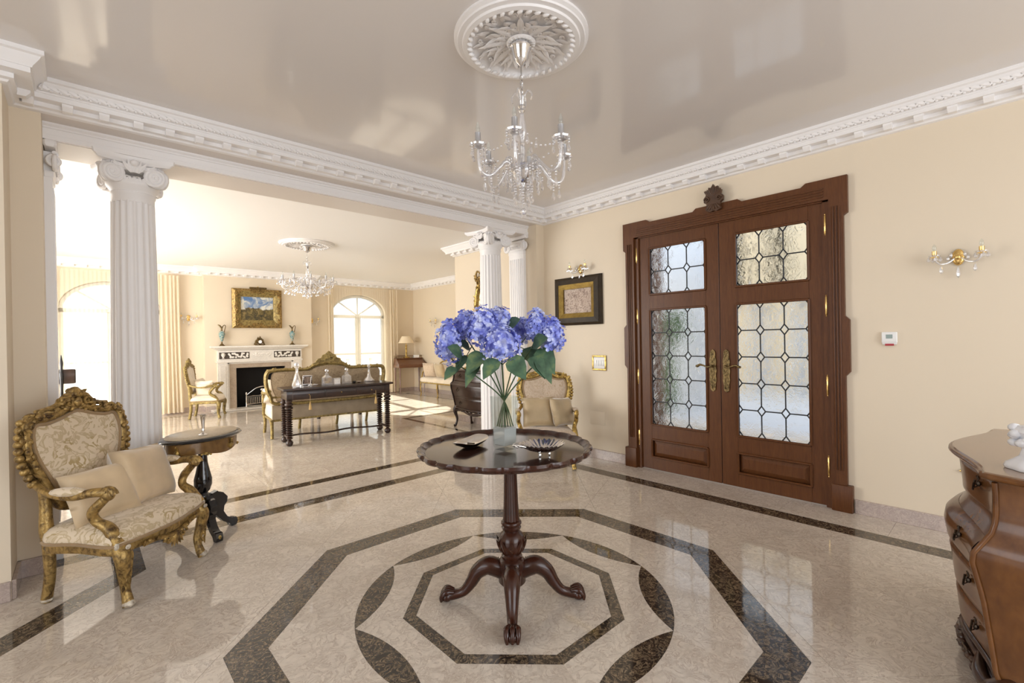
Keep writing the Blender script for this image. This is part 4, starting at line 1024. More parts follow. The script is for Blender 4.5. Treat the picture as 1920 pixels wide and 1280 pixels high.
# ------------------------------------------------------------------ bombe commodes
def bombe(name, label, loc, rz, prof, w, dep, H, drawers, woodm, topm, carve, legs=False, bow=.10, handles='bronze'):
    # prof: z -> (half width, front y at corner, centre bow); origin: middle of the front, local +y is the front
    t = thing(name, label, 'commode', loc, rz)
    def at_z(z):
        zs = [p[0] for p in prof]; return [float(np.interp(z, zs, [p[i] for p in prof])) for i in (1, 2, 3)]
    def bulge(u): return (.5+.5*cos(PI*u))
    def front(z, off=0, n=20, u0=-1, u1=1):
        hw, yc, bw = at_z(z); return [((u0+(u1-u0)*i/n)*(hw), yc+bw*bulge(u0+(u1-u0)*i/n)+off, z) for i in range(n+1)]
    def ring(z, off=0):
        hw, yc, bw = at_z(z); F = front(z, off)
        rs = [(hw+off+.022*sin(PI*s_/6), yc-(dep+yc)*s_/6, z) for s_ in range(1, 7)]; ls = [(-x, y, z) for x, y, z in rs[::-1]]
        return ls+F+rs
    zl = sorted(set([prof[0][0]]+[prof[-1][0]]+list(np.linspace(prof[0][0], prof[-1][0], 26))))
    q = MB(); q.loft([ring(z) for z in zl]); obj('carcass', q, woodm, t, smooth=50)
    z = prof[-1][0]; q = MB(); q.loft([ring(z, .004), [(x, y, z+.004) for x, y, _ in ring(z, .018)], [(x, y, z+.012) for x, y, _ in ring(z, .030)], [(x, y, z+.022) for x, y, _ in ring(z, .034)], [(x, y, z+.030) for x, y, _ in ring(z, .028)], [(x*.9, -dep*.4+(y+dep*.4)*.85, z+.031) for x, y, _ in ring(z, .028)]])
    obj('top', q, topm, t, smooth=40)
    q = MB(); e_ = [(x, y, z+.016) for x, y, _ in ring(z, .033)]; q.tube(e_, .010, 7); obj('top_moulding', q, woodm, t, smooth=60)
    for (za, zb) in drawers:
        n = 12; rows = [front(za+(zb-za)*i/n, .011 if 0 < i < n else .001, 24, -.93, .93) for i in range(n+1)]
        q = MB(); vs = [p for r_ in rows for p in r_]; m_ = 25
        q.add(vs, [[i*m_+j, i*m_+j+1, (i+1)*m_+j+1, (i+1)*m_+j] for i in range(n) for j in range(m_-1)]); d_ = obj('drawer', q, woodm, t, smooth=60)
        for s in (-1, 1):
            zm = (za+zb)/2+.02; hw, yc, bw = at_z(zm); u = s*.56; x_ = u*hw; y_ = yc+bw*bulge(u)+.010; q = MB()
            for sx in (-1, 1): q.ell((x_+sx*.026, y_, zm), (.008, .008, .010), 7, 5); blobs(q, [(x_+sx*.026, y_, zm+.022), (x_+sx*.026, y_, zm-.01)], .008, 5, .4, 3)
            q.tube([(x_+.026*cos(a), y_+.012+.004*sin(a), zm-.030*sin(a)) for a in np.linspace(0, PI, 10)], .0038, 6); blobs(q, [(x_-.012, y_, zm+.02), (x_+.012, y_, zm+.02)], .007, 6, .5, 5)
            obj('bail_handle', q, handles, d_)
    for s in (-1, 1):
        q = MB(); P = []
        for z_ in np.linspace(prof[0][0], prof[-1][0], 22):
            hw, yc, bw = at_z(z_); P.append((s*(hw+.004), yc+.006, z_))
        q.tube(P, .008, 8); obj('corner_moulding', q, woodm, t, smooth=60)
    z0 = prof[0][0]; hw, yc, bw = at_z(z0)
    q = MB(); P = [(x, y+.006, z0-.012-.018*cos(x*10)) for x, y, _ in front(z0)]; q.tube(P, .020, 8); blobs(q, P, .022, 34, .6, 2)
    for s in (-1, 1): q.tube([(s*(hw+.01), yc-(dep+yc)*k/4, z0-.01) for k in range(5)], .018, 7)
    q.tube([(x, y+.012, z) for x, y, z in front(z0+.03, .006)], .010, 6)
    if not legs:
        for k in range(3):
            q.tube([(x*(1+.01*k), y+.012+.018*k*(.4+.6*bulge(min(1, abs(x)/hw))), z0+.02-.030*k+.016*cos(x*9)) for x, y, _ in front(z0)], [.018-.003*k]*21, 7)
        F_ = [(x, y+.045, z0-.035+.016*cos(x*9)) for x, y, _ in front(z0)]; blobs(q, F_, .022, 60, .5, 12)
        for s in (-1, 1): q.tube(spl([(s*hw*.45, yc+bw*.75, z0-.01), (s*hw*.7, yc+bw*.45+.03, z0-.02), (s*hw*.95, yc+.035, z0-.03), (s*(hw+.015), yc+.02, .03)], 5), [.016, .022, .028, .03], 8)
    obj('carved_apron', q, carve, t, smooth=60)
    for s in (-1, 1):
        for yy in (yc, -dep+.03):
            q = MB(); f = 1 if yy == yc else -1
            if legs:
                P = spl([(s*(hw-.01), yy-.01*f, z0+.06), (s*(hw+.012), yy+.010*f, z0-.02), (s*(hw-.01), yy-.01*f, z0*.45), (s*(hw+.004), yy+.008*f, .025), (s*(hw+.022), yy+.03*f, .010)], 5); q.tube(P, [.034, .036, .022, .016, .020, .022], 9)
            else:
                P = spl([(s*(hw-.03), yy-.03*f, z0+.02), (s*(hw+.02), yy+.03*f, z0-.01), (s*(hw-.005), yy+.005*f, z0*.5), (s*(hw+.01), yy+.02*f, .02)], 5); q.tube(P, [.05, .055, .04, .045], 9); blobs(q, P, .022, 16, .9, 4)
            obj('foot', q, carve, t, smooth=60)
    return t
nearprof = [(.10, .47, .020, .100), (.16, .46, .046, .108), (.25, .465, .055, .108), (.41, .49, .072, .106), (.54, .52, .096, .102), (.575, .525, .092, .100), (.61, .515, .070, .092), (.65, .495, .046, .092), (.70, .49, .040, .100), (.78, .495, .040, .108), (.81, .50, .042, .108)]
bombe('bombe_commode', 'large burr walnut bombe commode with carved feet at the right edge', (2.68, 0, 0), 0, nearprof, 1, .42, .84,
      [(.125, .275), (.290, .450), (.465, .610), (.665, .800)], 'walnut', 'walnuttop', 'walnutdark')
farprof = [(.26, .48, .02, .06), (.34, .475, .035, .065), (.46, .49, .055, .075), (.60, .52, .075, .08), (.66, .525, .075, .08), (.69, .50, .055, .075), (.74, .49, .045, .07), (.82, .485, .04, .07), (.86, .49, .04, .07)]
bombe('bombe_commode', 'dark bombe commode on cabriole legs behind the right column', (4.24, 5.36, 0), R(90), farprof, 1, .30, .87,
      [(.28, .46), (.475, .665), (.70, .845)], 'darkoak', 'darkoak', 'darkoak', legs=True)
# porcelain on the near commode
pc = at(1932, 880, Z=.842)
t = thing('porcelain_figurine', 'white and pale blue porcelain piece cut off at the right edge on the walnut commode', 'figurine', (pc.x-.005, pc.y-.005, .842)); q = MB()
q.lathe([(.060, 0), (.063, .008), (.058, .020), (.040, .034), (.028, .045), (.022, .07), (.030, .10), (.045, .125), (.030, .145)], 28, fr=lambda a, z: 1+.08*sin(5*a)); obj('base', q, 'porcelain', t, smooth=60)
q = MB(); rn = random.Random(4)
for k in range(30): a = rn.uniform(0, 6.28); q.ell((.04*cos(a), .04*sin(a), .09+rn.uniform(-.01, .05)), (.018, .018, .014), 7, 5)
obj('ruffles', q, 'porcelain', t, smooth=60)
t = thing('candelabrum_base', 'small gilt candlestick on the dark commode behind the hydrangeas', 'candlestick', (4.30, 5.62, .892)); q = MB()
q.lathe([(.075, 0), (.078, .01), (.05, .02), (.03, .035), (.022, .06), (.034, .085), (.02, .11), (.016, .16), (.030, .18), (.034, .20), (.018, .205)], 20)
for s in (-1, 1): q.tube(spl([(0, 0, .10), (0, s*.05, .07), (0, s*.09, .10), (0, s*.09, .15)], 5), .009, 7); q.lathe([(.014, .15), (.026, .155), (.018, .17), (.018, .20)], 12, c=(0, s*.09))
obj('stand', q, 'giltb', t, smooth=60)

# ------------------------------------------------------------------ ceiling roses and chandeliers
def rose(label, x, y, z, r):
    t = thing('ceiling_medallion', label, 'ceiling rose', (x, y, z))
    q = MB(); k = r/.34
    q.lathe([(.34*k, 0), (.34*k, -.012), (.325*k, -.020), (.322*k, -.028), (.300*k, -.030), (.296*k, -.040), (.275*k, -.044), (.262*k, -.036), (.245*k, -.016), (.23*k, -.010), (.05, -.012)], 72, cap=False); obj('moulded_rim', q, 'plaster', t, smooth=40)
    q = MB(); nb = 40
    for i in range(nb):
        a = 2*PI*i/nb; d = Vector((cos(a), sin(a), 0)); s = Vector((-sin(a), cos(a), 0)); q.ell(d*.262*k+Vector((0, 0, -.040)), (.020*k, .011*k, .011), 7, 4, (Matrix.Rotation(a+.75, 4, 'Z')).to_quaternion())
    obj('bead_ring', q, 'plaster', t, kind='stuff', smooth=60)
    for i in range(8):
        a0 = 2*PI*i/8; q = MB()
        for s in (-1, 0, 1):
            for rr_ in (0, 1, 2):
                a = a0+s*.16*(1+.4*rr_); d = Vector((cos(a), sin(a), 0)); dd = Vector((cos(a+s*.5), sin(a+s*.5), 0))
                leafb(q, d*(.075+.050*rr_)*k+Vector((0, 0, -.012)), dd+Vector((0, 0, -.05)), (0, 0, -1), .075*k, .014*k, 4, .22)
        leafb(q, Vector((cos(a0), sin(a0), 0))*.06*k+Vector((0, 0, -.012)), (cos(a0), sin(a0), -.05), (0, 0, -1), .16*k, .020*k, 5, .12)
        for s in (-1, 1):
            c = Vector((cos(a0+s*.20), sin(a0+s*.20), 0))*.115*k; q.tube([c+Vector((.018*k*(1-j/12)*cos(j/12*8*s), .018*k*(1-j/12)*sin(j/12*8*s), -.018)) for j in range(13)], .0045, 5)
        for s in (-1, 1):
            a = a0+s*.30; d = Vector((cos(a), sin(a), 0)); leafb(q, d*.10*k+Vector((0, 0, -.012)), Vector((cos(a+s*.7), sin(a+s*.7), -.05)), (0, 0, -1), .10*k, .016*k, 4, .25)
            c = Vector((cos(a0+s*.13), sin(a0+s*.13), 0))*.205*k; q.tube([c+Vector((.016*k*(1-j/12)*cos(j/12*8*s), .016*k*(1-j/12)*sin(j/12*8*s), -.016)) for j in range(13)], .0045, 5)
        obj('acanthus_leaf', q, 'plaster', t, smooth=60)
    q = MB(); q.lathe([(.060*k, -.010), (.075*k, -.020), (.068*k, -.030), (.05*k, -.032), (.02, -.03)], 32)
    for i in range(20): a = 2*PI*i/20; q.ell((.062*k*cos(a), .062*k*sin(a), -.028), (.010*k, .007*k, .006), 6, 4, Matrix.Rotation(a, 4, 'Z').to_quaternion())
    obj('centre_ring', q, 'plaster', t, smooth=60); return t
rose('ornate white plaster ceiling rose above the hall chandelier', 1.672, 1.695, ZC, .34)
rose('smaller looking pale ceiling rose above the living room chandelier', 2.60, 7.43, ZL, .40)
_me = {}
def shared(name, key, build, m, parent, smooth=60):
    if key not in _me:
        o = obj(name, build(), m, parent, smooth=smooth); _me[key] = o.data; return o
    o = bpy.data.objects.new(name, _me[key]); COL.objects.link(o); o.parent = parent; return o
def drop_mesh(l): return MB().lathe([(.001, 0), (.005, -l*.15), (.0105, -l*.62), (.009, -l*.82), (.001, -l)], 6)
def chandelier(label, x, y, zc, ztop, zbowl, zball, rad, n, phase, cup, big=1.0):
    t = thing('crystal_chandelier', label, 'chandelier', (x, y, 0))
    q = MB(); q.lathe([(.012, zc-.005), (.052*big, zc-.008), (.055*big, zc-.018), (.048*big, zc-.026), (.036*big, zc-.075), (.026*big, zc-.090), (.012, zc-.105), (.005, zc-.112)], 28); obj('canopy', q, 'chrome', t)
    q = MB(); z = zc-.11; q.tube([(0, 0, z), (0, 0, z-.05)], .003, 6); z -= .05; i = 0
    while z > ztop+.005:
        a = i % 2*PI/2; q.tube([(.008*cos(2*PI*j/12)*cos(a), .008*cos(2*PI*j/12)*sin(a), z-.013+.014*sin(2*PI*j/12)) for j in range(12)], .0022, 5, loop=True); z -= .022; i += 1
    obj('chain', q, 'chrome', t)
    q = MB(); q.lathe([(.004, ztop), (.018*big, ztop-.006), (.014*big, ztop-.05), (.010, ztop-.055)], 16); H_ = ztop-zbowl
    q.lathe([(.010*big, ztop-.15*H_-.03), (.013*big, ztop-.30*H_), (.022*big, ztop-.42*H_), (.024*big, ztop-.50*H_), (.011*big, ztop-.60*H_), (.016*big, ztop-.75*H_), (.012*big, ztop-.85*H_), (.02*big, zbowl+.02)], 14); obj('glass_stem', q, 'crystal', t)
    q = MB()
    for f, r_ in ((.15, .020), (.20, .016), (.62, .014), (.78, .014)): obj('chrome_knop', MB().lathe([(r_*.6*big, ztop-f*H_+.012), (r_*big, ztop-f*H_), (r_*.6*big, ztop-f*H_-.012)], 16), 'chrome', t)
    q.lathe([(.010*big, zbowl+.02), (.052*big, zbowl+.012), (.056*big, zbowl), (.042*big, zbowl-.030), (.028*big, zbowl-.045), (.014*big, zbowl-.052), (.008*big, zbowl-.07)], 24)
    obj('chrome_bowl', q, 'chrome', t)
    q = MB(); q.lathe([(.05*big, zbowl+.012), (.082*big, zbowl+.026), (.084*big, zbowl+.029), (.05*big, zbowl+.016)], 24, fr=lambda a, z: 1+.04*cos(a*12)); obj('glass_dish', q, 'crystal', t)
    for s_ in range(4): 
        a = 2*PI*s_/4+.4; q = MB(); c0 = Vector((cos(a), sin(a), 0))
        q.tube(spl([c0*.012+Vector((0, 0, ztop-.01)), c0*.035+Vector((0, 0, ztop+.018)), c0*.056*big+Vector((0, 0, ztop-.005)), c0*.05*big+Vector((0, 0, ztop-.03))], 5), .0045, 6); obj('top_scroll', q, 'crystal', t)
    def strand(p0, nb, l):
        for k in range(nb): o = shared('crystal_bead', 'bead', lambda: MB().ell((0, 0, 0), (.0066, .0066, .0062), 6, 4), 'crystal', t); o.location = p0-Vector((0, 0, .0135*k+.007)); o.scale = (big, big, 1)
        o = shared('crystal_drop', 'drop%.3f' % l, lambda: drop_mesh(l), 'crystal', t, 0); o.location = p0-Vector((0, 0, .0135*nb+.003)); o.scale = (1.15*big, .7*big, 1)
    far = MB()
    def chain(a, b, sag, nb):
        if big > 1.2:
            for k in range(nb): u = (k+.5)/nb; far.ell(a.lerp(b, u)-Vector((0, 0, sag*4*u*(1-u))), .0085, 5, 3)
            return
        for k in range(nb):
            u = (k+.5)/nb; o = shared('crystal_bead', 'bead', None, 'crystal', t); o.location = a.lerp(b, u)-Vector((0, 0, sag*4*u*(1-u)))
    shared('crystal_bead', 'bead', lambda: MB().ell((0, 0, 0), (.0066, .0066, .0062), 6, 4), 'crystal', t).location = (0, 0, zbowl-.08)
    cups = []
    for k in range(n):
        a = phase+2*PI*k/n; d = Vector((cos(a), sin(a), 0)); q = MB(); zc_ = cup
        P = spl([d*.035*big+Vector((0, 0, zbowl+.006)), d*.085*big+Vector((0, 0, zbowl+.050*big)), d*rad*.52+Vector((0, 0, zbowl+.018)), d*rad*.74+Vector((0, 0, zbowl-.028)), d*rad*.95+Vector((0, 0, zbowl-.008)), d*rad+Vector((0, 0, zc_-.02))], 6)
        q.tube(P, [.008, .0095, .009, .009, .009, .008], 8)
        q.tube([d*(rad*.30)+Vector((0, 0, zbowl+.058*big))+(d*cos(j/12*7)+Vector((0, 0, 1))*sin(j/12*7))*.020*(1-j/14) for j in range(13)], .006, 6)
        ar = obj('arm', q, 'crystal', t, smooth=60); ar.location = (0, 0, 0)
        q = MB(); c = (d.x*rad, d.y*rad); q.lathe([(.006, zc_-.02), (.040*big, zc_-.004), (.043*big, zc_+.004), (.012, zc_-.006)], 20, c=c, fr=lambda a_, z_: 1+.05*cos(a_*8)); obj('drip_pan', q, 'crystal', ar)
        q = MB(); q.lathe([(.014, zc_-.014), (.020, zc_-.010), (.016, zc_-.002), (.0145, zc_+.001), (.0145, zc_+.062), (.004, zc_+.064)], 14, c=c); obj('candle_sleeve', q, 'sleeve', ar)
        q = MB(); q.lathe([(.006, zc_+.064), (.010, zc_+.072), (.012, zc_+.084), (.008, zc_+.100), (.002, zc_+.115)], 10, c=c); obj('candle_bulb', q, 'clear', ar)
        p = d*rad+Vector((0, 0, zc_-.004)); cups.append(p)
        for j in range(4):
            b_ = a+PI/2*j+.4; strand(p+Vector((cos(b_), sin(b_), 0))*.038*big, 1 if big > 1 else 2, .036)
        strand(d*rad*.72+Vector((0, 0, zbowl-.036)), 3, .045)
    for k in range(n):
        p0 = Vector((0, 0, zbowl+.03)); chain(cups[k]*1, cups[(k+1) % n]*1, .045, 10); chain(Vector((cups[k].x*.25, cups[k].y*.25, zbowl+.055)), cups[k], .03, 6)
    if far.v: obj('bead_chains', far, 'crystal', t, kind='stuff')
    m1 = n if n > 8 else 9
    for k in range(m1):
        a = 2*PI*k/m1+.2; strand(Vector((cos(a), sin(a), 0))*.078*big+Vector((0, 0, zbowl+.02)), 4 if big < 1.2 else 5, .050)
    for k in range(7): a = 2*PI*k/7; strand(Vector((cos(a), sin(a), 0))*.045*big+Vector((0, 0, zbowl-.035)), 5, .050)
    for k in range(n):
        a = phase+2*PI*(k+.5)/n; d = Vector((cos(a), sin(a), 0)); strand(d*rad*.55+Vector((0, 0, zbowl+.01)), 3, .050); strand(d*rad*.30+Vector((0, 0, ztop-.55*H_)), 1, .040)
        d = Vector((cos(a-PI/n), sin(a-PI/n), 0)); strand(d*rad*.45+Vector((0, 0, zbowl-.005)), 2, .045); strand(d*rad*.86+Vector((0, 0, zbowl-.02)), 3, .050)
    zz = zbowl-.07
    while zz > zball+.028: o = shared('crystal_bead', 'bead', None, 'crystal', t); o.location = (0, 0, zz); zz -= .014
    q = MB(); q.ell((0, 0, zball), .017, 16, 10); obj('crystal_ball', q, 'crystal', t, smooth=0)
    return t
chandelier('crystal chandelier with chrome candle sleeves hanging over the pedestal table', 1.664, 1.690, ZC-.03, 2.545, 2.150, 1.955, .235, 6, R(-143), 2.262)
chandelier('wider crystal chandelier hanging in the living room beyond the columns', 2.597, 7.434, ZL-.03, 2.56, 2.185, 2.02, .375, 10, .1, 2.275, 1.35)

# ------------------------------------------------------------------ wall lights
def sconce(label, p, rz, k=1.0):
    t = thing('wall_sconce', label, 'wall light', tuple(p), rz, 'crystal wall sconces')   # local +y points away from the wall
    q = MB(Matrix.Rotation(-PI/2, 4, 'X'))
    def fl_(a, z): return 1+.03*cos(a*20)
    q2 = MB(); rings = []
    for f, y_ in ((.6, .0), (1, .004), (1, .010), (.8, .018), (.4, .022), (.05, .023)):
        rings.append([(.030*f*cos(2*PI*j/60)*(1+.04*cos(j*2*PI/3)), y_, .052*f*sin(2*PI*j/60)*(1+.04*cos(j*2*PI/3))) for j in range(60)])
    q2.loft(rings); q2.ell((0, .03, -.002), (.018, .018, .020), 12, 8); obj('back_plate', q2, 'brass', t, smooth=60)
    for s in (-1, 1):
        q = MB(); P = spl([(s*.012, .030, -.004), (s*.045, .045, -.034), (s*.080, .060, -.040), (s*.103, .068, -.018), (s*.108, .070, .004)], 6); q.tube(P, .0055, 8)
        for i in (0, 1): q.ell((s*(.032+.014*i), .040, .012-.02*i), (.010, .010, .016), 6, 4)
        ar = obj('arm', q, 'crystal', t, smooth=60)
        q = MB(); q.lathe([(.007, .0), (.022, .006), (.022, .009), (.011, .011), (.0125, .014), (.0125, .046), (.004, .047)], 16, c=(s*.108, .070)); obj('candle_cup', q, 'brass', ar)
        q = MB(); q.lathe([(.006, .047), (.012, .062), (.010, .078), (.002, .092)], 10, c=(s*.108, .070)); obj('candle_bulb', q, 'clear', ar)
        q = MB(); q.lathe([(.022, .008), (.030, .014), (.031, .018), (.02, .010)], 16, c=(s*.108, .070)); obj('drip_pan', q, 'crystal', ar)
        for j in range(4):
            a = PI/2*j+.3; c = Vector((s*.108+.029*cos(a), .070+.029*sin(a), .010)); o = shared('crystal_drop', 'sd', lambda: drop_mesh(.034), 'crystal', t, 0); o.location = c
        for (x_, z_) in ((s*.078, -.052), ):
            o = shared('crystal_drop', 'sd2', lambda: drop_mesh(.050), 'crystal', t, 0); o.location = (x_, .060, z_)
    o = shared('crystal_drop', 'sd3', lambda: drop_mesh(.075), 'crystal', t, 0); o.location = (0, .034, -.060)
    t.scale = (k, k, k); return t
sconce('brass and crystal double wall light right of the entrance door', (XD-.002, .236, 1.782), R(90))
sconce('brass and crystal double wall light above the small relief picture', (XD-.002, 3.29, 2.085), R(90), 1.0)
p = at(353, 596, Y=YW); sconce('gilt double wall light left of the chimney breast', (p.x, YW-.002, p.z), R(180), 1.15)
p = at(584, 601, Y=YW); sconce('gilt double wall light right of the chimney breast', (p.x, YW-.002, p.z), R(180), 1.15)
p = at(817, 603, X=XF); sconce('gilt double wall light above the cream settee', (XF-.002, p.y, p.z), R(90), 1.15)

# ------------------------------------------------------------------ pictures, switches, plates
def framed(name, label, origin, rz, w, h, rails, inner, art_m, depth=.06, ornate=False, cat='picture'):
    # local x along the wall, +y off the wall, z up; rails: list of (outer margin, depth profile, material)
    t = thing(name, label, cat, origin, rz)
    a0 = 0
    for i, (a1, d0, d1, m_) in enumerate(rails):
        q = MB(); o = (w/2-a0, h/2-a0); n_ = (w/2-a1, h/2-a1)
        q.loft([[(-o[0], 0, -o[1]), (o[0], 0, -o[1]), (o[0], 0, o[1]), (-o[0], 0, o[1])], [(-o[0], d0, -o[1]), (o[0], d0, -o[1]), (o[0], d0, o[1]), (-o[0], d0, o[1])],
                [(-n_[0], d1, -n_[1]), (n_[0], d1, -n_[1]), (n_[0], d1, n_[1]), (-n_[0], d1, n_[1])], [(-n_[0], 0, -n_[1]), (n_[0], 0, -n_[1]), (n_[0], 0, n_[1]), (-n_[0], 0, n_[1])]], cap=False, loop=True)
        obj('frame' if i == 0 else 'inner_frame', q, m_, t, smooth=0); a0 = a1
    q = MB(); q.box(-w/2+inner-.002, w/2-inner+.002, .002, .012, -h/2+inner-.002, h/2-inner+.002); obj('picture_panel', q, art_m, t, smooth=0)
    if ornate:
        for (cx, cz) in ((-1, -1), (1, -1), (1, 1), (-1, 1), (0, 1), (0, -1), (1, 0), (-1, 0)):
            q = MB(); c = Vector((cx*(w/2-.075), rails[0][2]*1.0, cz*(h/2-.075)))
            L_ = .09 if cx*cz else .11
            if cx == 0: pa = [c+Vector((-L_, 0, 0)), c+Vector((L_, 0, 0))]
            elif cz == 0: pa = [c+Vector((0, 0, -L_)), c+Vector((0, 0, L_))]
            else: pa = [c+Vector((-cx*L_, 0, 0)), c, c+Vector((0, 0, -cz*L_))]
            blobs(q, pa, .026, 34, .7, 5+cx+3*cz); obj('carved_ornament', q, 'gilt', t, smooth=60)
    return t
p = at(482, 580, Y=YF)
framed('landscape_painting', 'oil landscape in heavy ornate gilt frame above the fireplace', (p.x, YF-.002, p.z+.015), R(180), .945, .815, [(.05, .05, .085, 'gilt'), (.12, .085, .05, 'gilt2'), (.165, .055, .028, 'gilt2')], .165, 'paint', ornate=True)
t = thing('picture_light', 'brass picture light clipped on top of the landscape painting', 'picture light', (p.x, YF-.06, p.z+.435), R(180)); q = MB(); q.tube([(-.16, .05, 0), (.16, .05, 0)], .022, 10); obj('lamp_tube', q, 'oldbrass', t); q = MB(); q.tube([(0, -.03, -.03), (0, 0, .03), (0, .05, .02)], .007, 6); q.ell((0, .03, .03), .014, 8, 5); obj('bracket', q, 'brass', t)
M['frame_dark'] = wood('black_gold_frame', (.020, .013, .008), (.050, .032, .014), .42, (1, 1, 1), coat=0, spec=.25); M['frame_gold'] = gilt('rubbed_gold_frame', (.30, .20, .045), (.20, .125, .028), .4, .6, 14)
framed('relief_picture', 'small pale relief picture in dark and gold frame beside the entrance door', (XD-.002, 3.337, 1.735), R(90), .670, .545, [(.028, .020, .040, 'frame_dark'), (.082, .046, .055, 'frame_dark'), (.135, .050, .030, 'frame_gold')], .128, 'relief')
# framed switch panel
t = thing('framed_switch_plate', 'small square white switch plate in gold frame beside the corner armchair', 'switch', (XD-.001, 3.060, 1.042), R(90))
q = MB(); q.box(-.075, .075, 0, .008, -.062, .062, .002); obj('plate', q, 'white', t)
q = MB()
for a, b, c, d in ((-.092, .092, .062, .082), (-.092, .092, -.082, -.062), (-.092, -.072, -.07, .07), (.072, .092, -.07, .07)): q.box(a, b, 0, .013, c, d, .003)
obj('gold_surround', q, 'giltb', t)
for i in range(4):
    q = MB(); q.box(-.058+.030*i, -.034+.030*i, .006, .014, -.030, .030, .003); obj('rocker_switch', q, 'white', t)
q = MB(); q.box(-.100, .100, 0, .004, -.072, .072, .002); o = obj('blank_wall_plate', q, 'wall'); o.location = (XD-.0005, 3.10, .440); o.rotation_euler = (0, 0, R(90)); o['label'] = 'cream blank cover plate low on the wall left of the door'; o['category'] = 'wall plate'
t = thing('thermostat', 'white thermostat with grey display and red tab right of the door', 'thermostat', (XD-.001, .587, 1.268), R(90))
q = MB(); q.box(-.043, .043, 0, .022, -.030, .045, .004); obj('housing', q, 'white', t)
q = MB(); q.box(-.040, .040, 0, .014, -.042, -.028, .003); obj('lower_lip', q, 'white', t)
M['lcd'] = mat('grey_display', (.22, .28, .25), .2); q = MB(); q.box(-.018, .018, .021, .0235, .000, .028); obj('display', q, 'lcd', t, smooth=0)
M['red'] = mat('red_label', (.40, .03, .04), .5); q = MB(); q.box(-.024, .024, .012, .017, -.050, -.036); obj('red_tab', q, 'red', t, smooth=0)
q = MB(); q.lathe([(.010, 0), (.014, .002), (.010, .008), (.006, .014)], 12); q.ell((0, .004, .012), (.007, .016, .007), 7, 5); o = obj('brass_wall_hook', q, 'brass'); o.location = (XD-.001, .229, .417); o.rotation_euler = (0, R(-90), 0); o['label'] = 'tiny brass hook low on the wall behind the walnut commode'; o['category'] = 'hook'

# ------------------------------------------------------------------ fireplace
FX, FY = 2.80, YF
t = thing('fireplace', 'white marble fireplace with grey relief tablets in the living room', 'fireplace', (FX, FY, 0), R(180))   # local +y into the room
p0, p1 = .835, .86
q = MB(); q.loft([[(-.86-d, 0, z), (-.86-d, .11+d, z), (.86+d, .11+d, z), (.86+d, 0, z)] for d, z in ((-.06, 1.195), (-.02, 1.215), (0, 1.235), (.045, 1.255), (.06, 1.262), (.06, 1.285), (.05, 1.293))]); obj('mantel_shelf', q, 'whitemarble', t, smooth=30)
q = MB(); q.box(-.80, .80, 0, .085, .985, 1.200); fz = obj('frieze', q, 'whitemarble', t, smooth=0)
q = MB(); q.box(-.82, .82, 0, .10, .955, .985, .006); obj('frieze_moulding', q, 'whitemarble', t)
for s in (-1, 1):
    q = MB(); q.box(min(s*.235, s*.775), max(s*.235, s*.775), .084, .088, 1.030, 1.165); obj('dark_tablet', q, 'darkstone', fz, smooth=0)
    q = MB(); rn = random.Random(5)
    for k in range(26): q.ell((s*(.27+.34*rn.random()), .090, 1.05+.09*rn.random()), (.022, .007, .020), 7, 4)
    q.lathe([(.030, 1.04), (.012, 1.055), (.035, 1.10), (.042, 1.125), (.022, 1.14), (.046, 1.155)], 14, c=(s*.705, .085)); obj('carved_relief', q, 'whitemarble', fz)
    q = MB(); q.box(min(s*.63, s*.80), max(s*.63, s*.80), 0, .085, 0, .955); q.box(min(s*.62, s*.81), max(s*.62, s*.81), 0, .10, 0, .13, .006); q.box(min(s*.66, s*.77), max(s*.66, s*.77), .08, .092, .18, .90, .004); obj('jamb', q, 'whitemarble', t, smooth=0)
    q = MB(); q.box(min(s*.47, s*.60), max(s*.47, s*.60), 0, .035, .02, .84); obj('marble_slip', q, 'slip', t, smooth=0)
    q = MB(); q.box(min(s*.595, s*.635), max(s*.595, s*.635), 0, .055, .02, .955, .004); obj('inner_architrave', q, 'whitemarble', t, smooth=0)
q = MB(); rn = random.Random(6)
for k in range(24): q.ell((-.17+.34*rn.random(), .086, 1.06+.08*rn.random()), (.024, .008, .016), 7, 4)
obj('carved_relief', q, 'whitemarble', fz)
q = MB(); q.box(-.60, .60, 0, .035, .84, .94); obj('marble_slip', q, 'slip', t, smooth=0); q = MB(); q.box(-.635, .635, 0, .055, .925, .957, .004); obj('inner_architrave', q, 'whitemarble', t, smooth=0)
q = MB(); q.box(-.50, -.46, -.19, -.0, 0, .86); q.box(.46, .50, -.19, -.0, 0, .86); q.box(-.50, .50, -.197, -.17, 0, .86); q.box(-.50, .50, -.19, -.0, .83, .858); q.box(-.47, .47, -.19, .0, 0, .022); obj('firebox', q, 'soot', t, smooth=0)
q = MB(); q.box(-.92, .92, 0, .34, .001, .030, .004); obj('hearth', q, 'whitemarble', t, smooth=0)
t = thing('fire_basket', 'polished steel fire basket with arched back in the black hearth', 'fire basket', (FX+.02, FY+.03, .023), R(180)); q = MB()
q.tube(spl([(-.30, 0, .24), (-.22, 0, .30), (-.12, 0, .37), (0, 0, .40), (.12, 0, .37), (.22, 0, .30), (.30, 0, .24)], 5), .013, 7); q.ell((0, .01, .33), (.032, .012, .032), 10, 6); obj('arched_back', q, 'silver', t)
q = MB()
for z_ in (.22, .06): q.tube([(-.31, .06, z_), (.31, .06, z_)], .010, 6)
for i in range(17): q.tube([(-.28+.035*i, .06, .07), (-.28+.035*i, .06, .20)], .005, 5)
obj('front_bars', q, 'silver', t)
q = MB(); q.box(-.29, .29, -.10, .05, .08, .19); obj('grate', q, 'iron', t)
